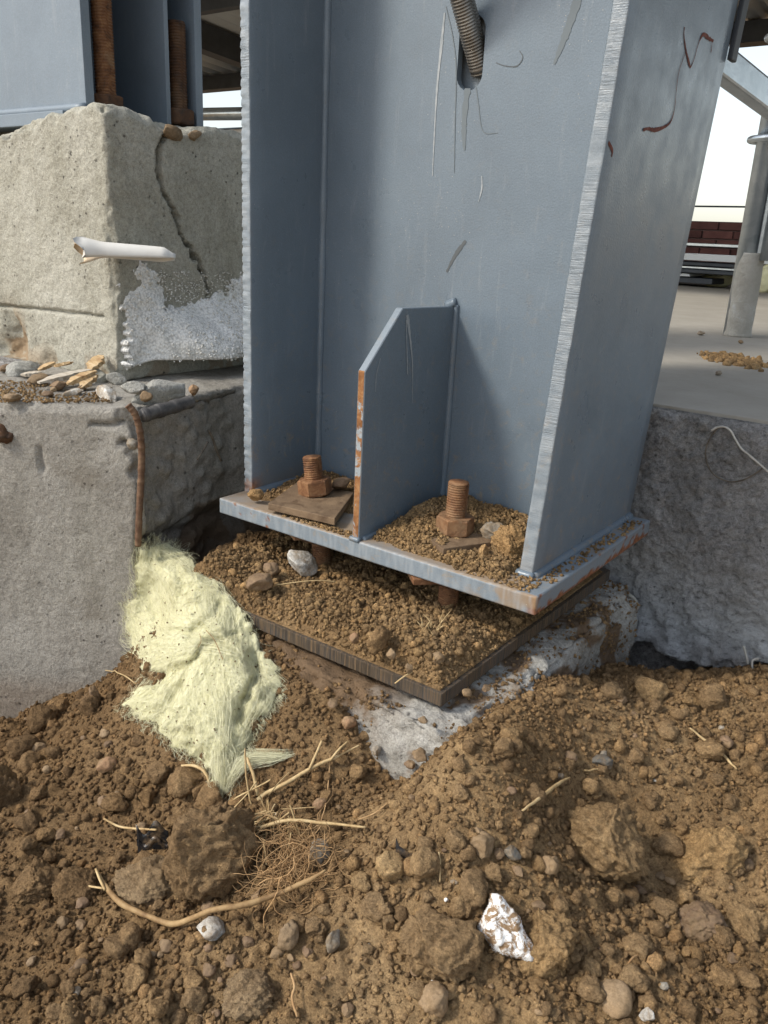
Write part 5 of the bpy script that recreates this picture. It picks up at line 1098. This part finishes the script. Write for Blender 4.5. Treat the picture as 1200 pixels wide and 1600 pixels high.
# root tangle
rt = thing('root_tangle', 'tangle of fine orange roots and straw right of the tall clod', 'roots', tuple(soil(450, 1380))); RL = np.array(rt.location)
rg = np.random.default_rng(21); paths = []
for i in range(210):
    u0, v0 = rg.normal(450, 24), rg.normal(1358, 26); q = soil(u0, v0) + np.array([0, 0, rg.uniform(.006, .045)]); p = [q]; ang = rg.normal(-1.5, .75); w0 = rg.normal() * .13
    d = depth(q) / F
    for k in range(rg.integers(10, 24)):
        q = q + (CR * math.cos(ang) + CU * math.sin(ang)) * 5.2 * d + np.array([0, 0, rg.normal() * .0012]); ang += w0 + rg.normal() * .20; g = gz(q[0], q[1])[0]; q = np.array([q[0], q[1], max(q[2], g + .002)]); p.append(q)
    paths.append(np.array(p) - RL)
V, Fc = ribbons(paths, .00045, 2); o = obj('rootlets', V, Fc, MAT['root'], rt, True); o['kind'] = 'stuff'
paths = []
for i in range(46):
    u0, v0 = rg.normal(420, 20), rg.normal(1305, 24); ang = rg.normal(-1.9, .6) if rg.random() < .7 else rg.uniform(-3.1, 3.1); q = soil(u0, v0) + np.array([0, 0, rg.uniform(.008, .04)]); p = [q]; d = depth(q) / F
    for k in range(rg.integers(6, 18)):
        q = q + (CR * math.cos(ang) + CU * math.sin(ang)) * 5.5 * d; ang += rg.normal() * .06; g = gz(q[0], q[1])[0]; q = np.array([q[0], q[1], max(q[2], g + .002)]); p.append(q)
    paths.append(np.array(p) - RL)
V, Fc = ribbons(paths, .0010, 3); o = obj('dry_blades', V, Fc, MAT['straw'], rt, True); o['kind'] = 'stuff'
# straw tufts on the lower plate
tf = thing('straw_tuft', 'small straw tuft on the soil of the lower plate', 'straw', tuple(pz(676, 985, -.075))); TL = np.array(tf.location); paths = []
for i in range(16):
    q = pz(rg.normal(672, 8), rg.normal(992, 5), -.078); a_ = rg.uniform(.6, 2.4); k = rg.uniform(10, 32) if i else 44
    e = q + (CR * math.cos(a_) + CU * math.sin(a_)) * k * .0009 + np.array([0, 0, .004]); mid = (q + e) / 2 + rg.normal(size=3) * .003; paths.append(resample(np.array([q, mid, e]), 7) - TL)
V, Fc = ribbons(paths, .0008, 3); obj('blades', V, Fc, MAT['straw'], tf, True)
def lay_on(pts, r, label, mat, z): V, Fc = tube([pz(u, v, z + h) for u, v, h in pts], r, 6, 20); return tag(obj('straw', V, Fc, mat, None, True), label, 'straw')
lay_on([(432, 914, 0), (470, 909, .004), (500, 907, .004), (524, 909, 0)], .0009, 'thin straw lying under the front of the base plate', MAT['straw'], -.072)
lay_on([(617, 1068, -.004), (630, 1058, .004), (644, 1050, .006)], .0009, 'short straw hanging off the front edge of the lower plate', MAT['straw'], -.094)
# mottled foam scrap
n = NB('dirty_foam'); b_ = n.voro(230, 'Distance'); MAT['eps_dirty'] = n.bump(b_, .35, .0015).done(n.mix(n.ramp(n.noise(85, 6, .75, .8), [(.46, 0.0), (.54, 1.0)]), (.74, .74, .72), (.24, .155, .085)), .85, 0, .3)
so_ = np.array([(764, 1396), (786, 1399), (800, 1418), (812, 1434), (818, 1452), (830, 1470), (836, 1500), (826, 1506), (814, 1500), (800, 1496), (784, 1494), (770, 1488), (762, 1474), (750, 1462), (744, 1446), (754, 1430), (762, 1414)], float)
pc_ = soil(795, 1492) + np.array([0, 0, .012]); nn = CB * .75 + np.array([0, 0, .5]); nn /= np.linalg.norm(nn)
g1 = np.arange(740, 842, 2.0); g2 = np.arange(1390, 1512, 2.0); A_, B_ = np.meshgrid(g1, g2, indexing='ij'); uu, vv = A_.ravel(), B_.ravel(); rr_ = rays(uu, vv); tt = ((pc_ - CAM) @ nn) / (rr_ @ nn); Pp = CAM + rr_ * tt[:, None]
jq = np.stack([uu, vv], 1) + 4 * np.stack([vnoise(Pp * 90, 1), vnoise(Pp * 90, 2)], 1); din, _ = polydist(jq, np.vstack([so_, so_[:1]])); din = np.where(inpoly(jq, so_), din, -din)
Pf = Pp + nn * (.012 * np.sqrt(np.clip(din / 16, 0, 1)) + .005 * fbm(Pp, 70, 3, 4, .65) + .003 * np.clip(.6 - cells(Pp, 170, 3)[0], 0, 1))[:, None]; Pk_ = Pp - nn * .010
F2 = grid_faces(len(g1), len(g2)); Fk = F2[(din[F2] > 0).all(1)]; ed = set((int(f[k]), int(f[(k + 1) % 4])) for f in Fk for k in range(4))
side = np.array([(b_, a_, a_ + len(uu), b_ + len(uu)) for a_, b_ in ed if (b_, a_) not in ed])
tag(obj('foam_scrap', np.vstack([Pf, Pk_]), np.vstack([Fk, Fk[:, ::-1] + len(uu), side]), MAT['eps_dirty'], None, True), 'white polystyrene scrap mottled with soil in the foreground', 'foam')
# stray foam beads, big enough to see
for i, (u, v, w_) in enumerate(((697, 1409, 'above left of the mottled foam scrap'), (851, 1482, 'just right of the mottled foam scrap'), (676, 1511, 'on the broad half sunken clod, upper one'), (677, 1536, 'on the broad half sunken clod, lower one'), (890, 1492, 'on the crumbly clod right of the foam scrap'), (1011, 1261, 'on the slope above the largest clod'), (433, 1277, 'beside the foot of the forked straw'))):
    o = stone(u, v, 9, 9, PB[i % 8], MAT['bead'], 'foam_bead', 'tiny white foam bead ' + w_, 'foam bead', 'stray foam beads on the soil', sink=.1)
# black plastic fragment
P0 = soil(240, 1328); bm_ = []; g_ = 14
for i in range(g_):
    for j in range(g_):
        a_, b_ = i / (g_ - 1) - .5, j / (g_ - 1) - .5; bm_.append(P0 + CR * a_ * .038 + (CU * .8 + CB * .2) * b_ * .044 * (1 + .3 * math.sin(a_ * 7)) + np.array([0, 0, 1.0]) * (.004 + .010 * math.cos(b_ * 12) + .006 * math.sin(a_ * 9 + 1)))
o = obj('plastic_scrap', bm_, grid_faces(g_, g_), MAT['black'], None, True); md = o.modifiers.new('s', 'SOLIDIFY'); md.thickness = .0012
tag(o, 'crumpled shiny black plastic scrap beside the tall crumbly clod', 'plastic')
P0 = soil(636, 1335); V = [P0 + CR * a_ * .001 + CU * b_ * .001 + np.array([0, 0, c_]) for a_, b_, c_ in ((-12, 12, .008), (-8, 3, .007), (2, -3, .006), (14, -3, .006), (12, -9, .003), (-5, -10, .003), (-12, -6, .004))]
o = obj('plastic_scrap', V, [tuple(range(7))], MAT['black']); md = o.modifiers.new('s', 'SOLIDIFY'); md.thickness = .0016
tag(o, 'small black plastic shard above the tan clods', 'plastic')
# wires on the slab face
def fw(u, v, o=.006): q = py(u, v, YF - .004); return q + np.array([0, -o, 0])
o = bar([fw(*p) for p in ((1113, 672), (1122, 667), (1133, 666), (1143, 672), (1151, 686), (1160, 700), (1172, 710), (1186, 722), (1204, 738))], .0017, 'wire', 'pale wire curving off the top of the slab face at right', MAT['wire'], False, 50, 'wire')
o = bar([fw(*p, .002) for p in ((1122, 668), (1110, 684), (1103, 705), (1107, 728), (1120, 744), (1140, 752), (1160, 750), (1180, 740), (1196, 728))], .0011, 'wire', 'thin dark wire loop pressed into the slab face at right', MAT['wire_steel'], False, 50, 'wire')
o = bar([fw(*p, .016) for p in ((1166, 1004), (1170, 1018), (1173, 1032))], .0020, 'wire', 'short grey wire stub at the foot of the slab face', MAT['wire'], False, 16, 'wire')
o = bar([fw(*p, .024) for p in ((1192, 1020), (1182, 1024), (1182, 1038), (1188, 1052))], .0020, 'wire', 'hooked grey wire near the right edge by the soil', MAT['wire'], False, 22, 'wire')
# ================================================================== REAR COLUMN AND BACKGROUND
rc = thing('steel_column', 'rear blue grey steel column standing on the cracked concrete block, left', 'column', (-1.2, .24, .59)); RO = np.array(rc.location)
ZC = .596
def rbox(a, b, name, mat=MAT['paint_back'], bev=.0015): V, Fc = bevel(*boxvf(a, b), bev); return obj(name, np.array(V) - RO, Fc, mat, rc)
rbox((-1.42, .085, ZC - .022), (-1.045, .62, ZC), 'base_plate')
rbox((-1.42, .103, ZC), (-1.0, .121, 2.6), 'flange')
rbox((-1.42, .355, ZC), (-1.0, .373, 2.6), 'flange')
rbox((-1.225, .120, ZC), (-1.213, .356, 2.6), 'web')
rbox((-1.214, .283, ZC), (-1.002, .293, 2.6), 'stiffener_plate')
V, Fc = tube([(-1.42, .100, ZC + .004), (-1.0, .100, ZC + .004)], .008, 8, 20); obj('weld_bead', np.array(V) - RO, Fc, MAT['paint_back'], rc, True)
for lb, (x, y), tp in (('rusty anchor bolt between the front flange and stiffener of the rear column', (-1.020, .160), .9), ('rusty anchor bolt between the stiffener and back flange of the rear column', (-1.022, .328), .17)):
    t = thing('anchor_bolt', lb, 'bolt', (x, y, ZC), 'anchor bolts of the rear column')
    V, Fc = threaded(tp + .01, .0185, .0050, 26, .0016); V[:, 2] += .005; obj('shank', V, Fc, MAT['rust_dark'] if tp < .5 else MAT['rust'], t, True)
    obj('nut', *nut(.055, .028, .004), MAT['rust_dark'], t)
# roof deck over the slab, with purlins and edge beam
def slope(y): return 2.02 + (6.9 - y) * .075
rf = thing('roof', 'grey ribbed metal roof over the slab behind the column', 'roof', (-3, 5, 2.2)); RF = np.array(rf.location)
xs = []; x = -13.0; lv = []
while x < 4.0:
    for dx, h in ((0, 0), (.10, 0), (.125, .035), (.175, .035), (.20, 0)): xs.append(x + dx); lv.append(h)
    x += .2001
xs = np.array(xs); lv = np.array(lv); ysr = np.linspace(2.2, 6.9, 8)
V = np.array([(a_, b_, slope(b_) + .14 + h) for a_, h in zip(xs, lv) for b_ in ysr]); o = obj('deck', V - RF, grid_faces(len(xs), len(ysr)), MAT['deck'], rf); md = o.modifiers.new('s', 'SOLIDIFY'); md.thickness = .006; md.offset = 1
def bbox(a, b, name, mat, parent, org, bev=.004): V, Fc = bevel(*boxvf(a, b), bev, 1); return obj(name, np.array(V) - org, Fc, mat, parent)
bbox((-13, 6.72, slope(6.9) - .02), (4, 6.9, slope(6.9) + .135), 'edge_beam', MAT['dark_steel'], rf, RF)
for xb in (-9.6, -6.6, -3.6, -.6, 2.4):
    V = [(xb + dx, y, slope(y) + dz) for y in (2.2, 6.7) for dx in (0, .16) for dz in (-.10, .135)]
    Fc = [(0, 1, 3, 2), (4, 6, 7, 5), (0, 4, 5, 1), (2, 3, 7, 6), (0, 2, 6, 4), (1, 5, 7, 3)]; obj('rafter', np.array(V) - RF, Fc, MAT['dark_steel'], rf)
bbox((-13, 4.6, slope(4.6) - .03), (4, 4.7, slope(4.6) + .12), 'purlin', MAT['dark_steel'], rf, RF)
for xb in (-12.6, 3.6): bbox((xb, 6.70, ZS), (xb + .2, 6.9, slope(6.9)), 'post', MAT['dark_steel'], rf, RF)
# galvanised prop with two rings
pp = thing('scaffold_post', 'galvanised scaffold post with mortar smeared foot at the right edge', 'post', (-.262, 1.805, ZS)); PO = np.array(pp.location)
def cyl(c, r, z0, z1, name, mat, parent, org, seg=28, m=2, smooth=True):
    V, Fc = tube(np.array([(c[0], c[1], z) for z in np.linspace(z0, z1, m)]), r, seg); return obj(name, np.array(V) - org, Fc, mat, parent, smooth)
cyl((-.268, 1.805), .030, ZS + .001, 2.2, 'main_tube', MAT['galv'], pp, PO)
cyl((-.205, 1.79), .024, ZS + .22, 2.2, 'side_tube', MAT['galv'], pp, PO, 20)
bbox((-.240, 1.785, ZS + .20), (-.226, 1.80, 2.2), 'web_strip', MAT['galv'], pp, PO, .003)
zt = np.linspace(ZS, ZS + .24, 40); V, Fc = tube(np.array([(-.256, 1.803, z) for z in zt]), .038, 40); V = np.array(V); c_ = np.array([-.256, 1.803])
rr = V[:, :2] - c_; V[:, :2] = c_ + rr * (1 + .05 * fbm(V, 30, 3, 4) + .05 * sstep(ZS + .02, ZS, V[:, 2]) - .16 * sstep(ZS + .19 + .03 * vnoise(V * 30, 3), ZS + .24, V[:, 2]))[:, None]
obj('mortar_smear', V - PO, Fc, MAT['mortar'], pp, True)
for zr in (.715, .97):
    a_ = np.linspace(0, 2 * math.pi, 33); P = np.stack([-.235 + .078 * np.cos(a_), 1.795 + .055 * np.sin(a_), np.full(33, zr)], 1); V, Fc = tube(P, .0095, 10); obj('clamp_ring', np.array(V) - PO, Fc, MAT['galv'], pp, True)
# diagonal channel brace behind the right flange
b0, b1 = py(1128, 100, .50), py(1290, 225, 1.0)
br = thing('brace', 'diagonal galvanised channel brace running right from the column flange', 'brace', tuple(b0)); BO = np.array(b0); dv = b1 - b0; L = np.linalg.norm(dv); u_, v_, d_ = frame(dv)
if v_[2] < 0: u_, v_ = -u_, -v_
prof = [(-.013, -.021), (.013, -.021), (.013, .021), (-.013, .021)]
V = [np.array(p[0]) * u_ + p[1] * v_ + d_ * s for s in (-.05, L) for p in prof]; Fc = [(0, 1, 5, 4), (1, 2, 6, 5), (2, 3, 7, 6), (3, 0, 4, 7), (3, 2, 1, 0), (4, 5, 6, 7)]
V, Fc = bevel(V, Fc, .004); obj('channel', V, Fc, MAT['galv'], br)
V, Fc = bevel(*boxvf((-.034, .401, .655), (-.027, .425, 1.1)), .002); V = np.array(V); V[:, 0] += LEAN * V[:, 2]; obj('cleat', V - BO, Fc, MAT['dark_steel'], br)
# brick parapet: each brick of the part in view
bw = thing('brick_wall', 'dark red brick parapet at the far end of the slab', 'wall', (-1.5, 6.2, ZS)); BW = np.array(bw.location)
zt0 = py(1110, 345, 6.2)[2]; L_, H_ = .24, .0655
bbox((-3.4, 6.22, ZS), (.6, 6.40, zt0 - .004), 'mortar_core', MAT['brick_mortar'], bw, BW)
bm_ = mesh_of('brick', *bevel(*boxvf((0, 0, 0), (L_ - .010, .11, H_ - .010)), .003, 1)); bm_.materials.append(MAT['brick'])
nr = int((zt0 - ZS) / H_)
for r_ in range(nr):
    for c_ in range(9):
        o = link('brick', bm_, None, bw); o.location = (-2.55 + c_ * L_ + (r_ % 2) * L_ / 2 - BW[0], 6.2 - BW[1] + .003 * math.sin(r_ * 5 + c_ * 3), zt0 - (r_ + 1) * H_ - BW[2])
# white rail and bundles of sheet steel in front of the wall
o = bbox((-3.2, 5.9, py(1110, 383, 5.9)[2] - .012), (.4, 5.93, py(1110, 383, 5.9)[2] + .012), 'guard_rail', MAT['galv'], None, np.zeros(3)); tag(o, 'pale horizontal rail across the far brick parapet', 'rail')
for k, (v0, v1, x0, x1, mt, lb) in enumerate(((397, 408, -3.2, .3, 'pale', 'topmost white sheet bundle stacked before the brick parapet'), (410, 416, -3.1, .3, 'dark_steel', 'dark sheet just under the white bundle'), (417, 421, -3.0, .35, 'galv', 'thin galvanised sheet in the middle of the stack'), (422, 428, -3.1, -1.1, 'dark_steel', 'dark sheet in the lower half of the stack'), (429, 434, -3.2, -1.45, 'pale', 'short white sheet near the bottom of the stack'), (435, 444, -3.0, -1.3, 'dark_steel', 'bottom dark sheet resting on the slab'))):
    ya = 5.15 + .03 * (k % 3); za, zb_ = py(1100, v1, ya)[2], py(1100, v0, ya)[2]
    o = bbox((x0, ya, za + .001), (x1, ya + .5, zb_), 'steel_sheet', MAT[mt], None, np.zeros(3), .003); tag(o, lb, 'steel sheet', 'sheet steel stacked by the parapet')
for (u, v, wv, hv, lb) in ((1120, 436, 46, 26, 'small yellow wool lump left of the scaffold post foot, far back'), (1196, 436, 46, 46, 'yellow wool lump right of the scaffold post, far back')):
    p = pz(u, v + hv * .45, ZS); d = depth(p); V, Fc = ICO[4]; Q_ = V * (1 + .25 * fbm(V, 2.2, int(u), 4))[:, None] * [wv * d / F / 2, wv * d / F / 2.4, hv * d / F / 2] + p + [0, 0, hv * d / F / 2.4]
    tag(obj('insulation_lump', Q_, Fc, MAT['wool_core'], None, True), lb, 'insulation')
V, Fc = tube([py(1000, 324, 7.6) + [-3, 0, 0], py(1100, 322.5, 7.6), py(1300, 322, 7.6) + [2, 0, 0]], .009, 6); tag(obj('cable', V, Fc, MAT['dark_steel']), 'thin dark cable strung above the far brick parapet', 'cable')
# pipe and far sheds seen in the gap left of the column
V, Fc = tube([py(200, 180, 5.6), py(345, 178, 5.6), py(520, 176, 5.6)], .062, 16); tag(obj('rail_pipe', V, Fc, MAT['galv'], None, True), 'thick galvanised pipe crossing the gap left of the main column', 'pipe')
def shed(name, x0, x1, y0, y1, zt, rise, wm, rm, label):
    t = thing(name, label, 'building', ((x0 + x1) / 2, y0, -.4)); o_ = np.array(t.location)
    bbox((x0, y0, -.4), (x1, y1, zt), 'wall', MAT[wm], t, o_, .01)
    V = [(x0 - .3, y0 - .3, zt + .01), (x1 + .3, y0 - .3, zt + .01), (x1 + .3, y1 + .3, zt + .01), (x0 - .3, y1 + .3, zt + .01), (x0 - .3, (y0 + y1) / 2, zt + rise), (x1 + .3, (y0 + y1) / 2, zt + rise)]
    obj('roof', np.array(V) - o_, [(0, 1, 5, 4), (2, 3, 4, 5), (0, 4, 3), (1, 2, 5), (3, 2, 1, 0)], MAT[rm], t)
    for k in range(4):
        xw = x0 + (x1 - x0) * (k + .5) / 4; bbox((xw - .7, y0 - .06, zt - 2.0), (xw + .7, y0 + .01, zt - .8), 'window', MAT['dark_steel'], t, o_, .01)
q = py(344, 190, 22.)
shed('shed', q[0] - 7, q[0] + 7, 21.5, 28, q[2] - .35, .5, 'pale', 'blue', 'far shed with a blue sheet roof seen left of the column')
# earth and a stone left on the slab
rg = np.random.default_rng(31); n_ = 240
ul = rg.beta(1.6, 1.6, n_); Pm = np.array([pz(1090 + 110 * t_ + rg.normal() * 3, 553 + 20 * t_ + rg.normal() * 3.2, ZS + .002) for t_ in ul])
stuffmesh('soil_crumbs', Pm, rg.uniform(.002, .011, n_) * (1 - .5 * np.abs(ul - .6)), 2, MAT['drysoil'], 'line of dry soil lumps left on the sunlit slab', 14)
stone(1123, 586, 14, 8, PB[1], MAT['pebble_grey'], 'stone', 'grey stone lying alone on the slab near its edge', 'stone', pos=pz(1123, 587, ZS), sink=.1)
stone(1095, 523, 14, 6, PB[2], MAT['pebble_grey'], 'stone', 'small flat stone on the slab left of the scaffold post', 'stone', pos=pz(1095, 524, ZS), sink=.1)
stone(1157, 537, 9, 5, PB[3], MAT['pebble_tan'], 'stone', 'tiny tan stone on the slab before the scaffold post', 'stone', pos=pz(1157, 537, ZS), sink=.1)
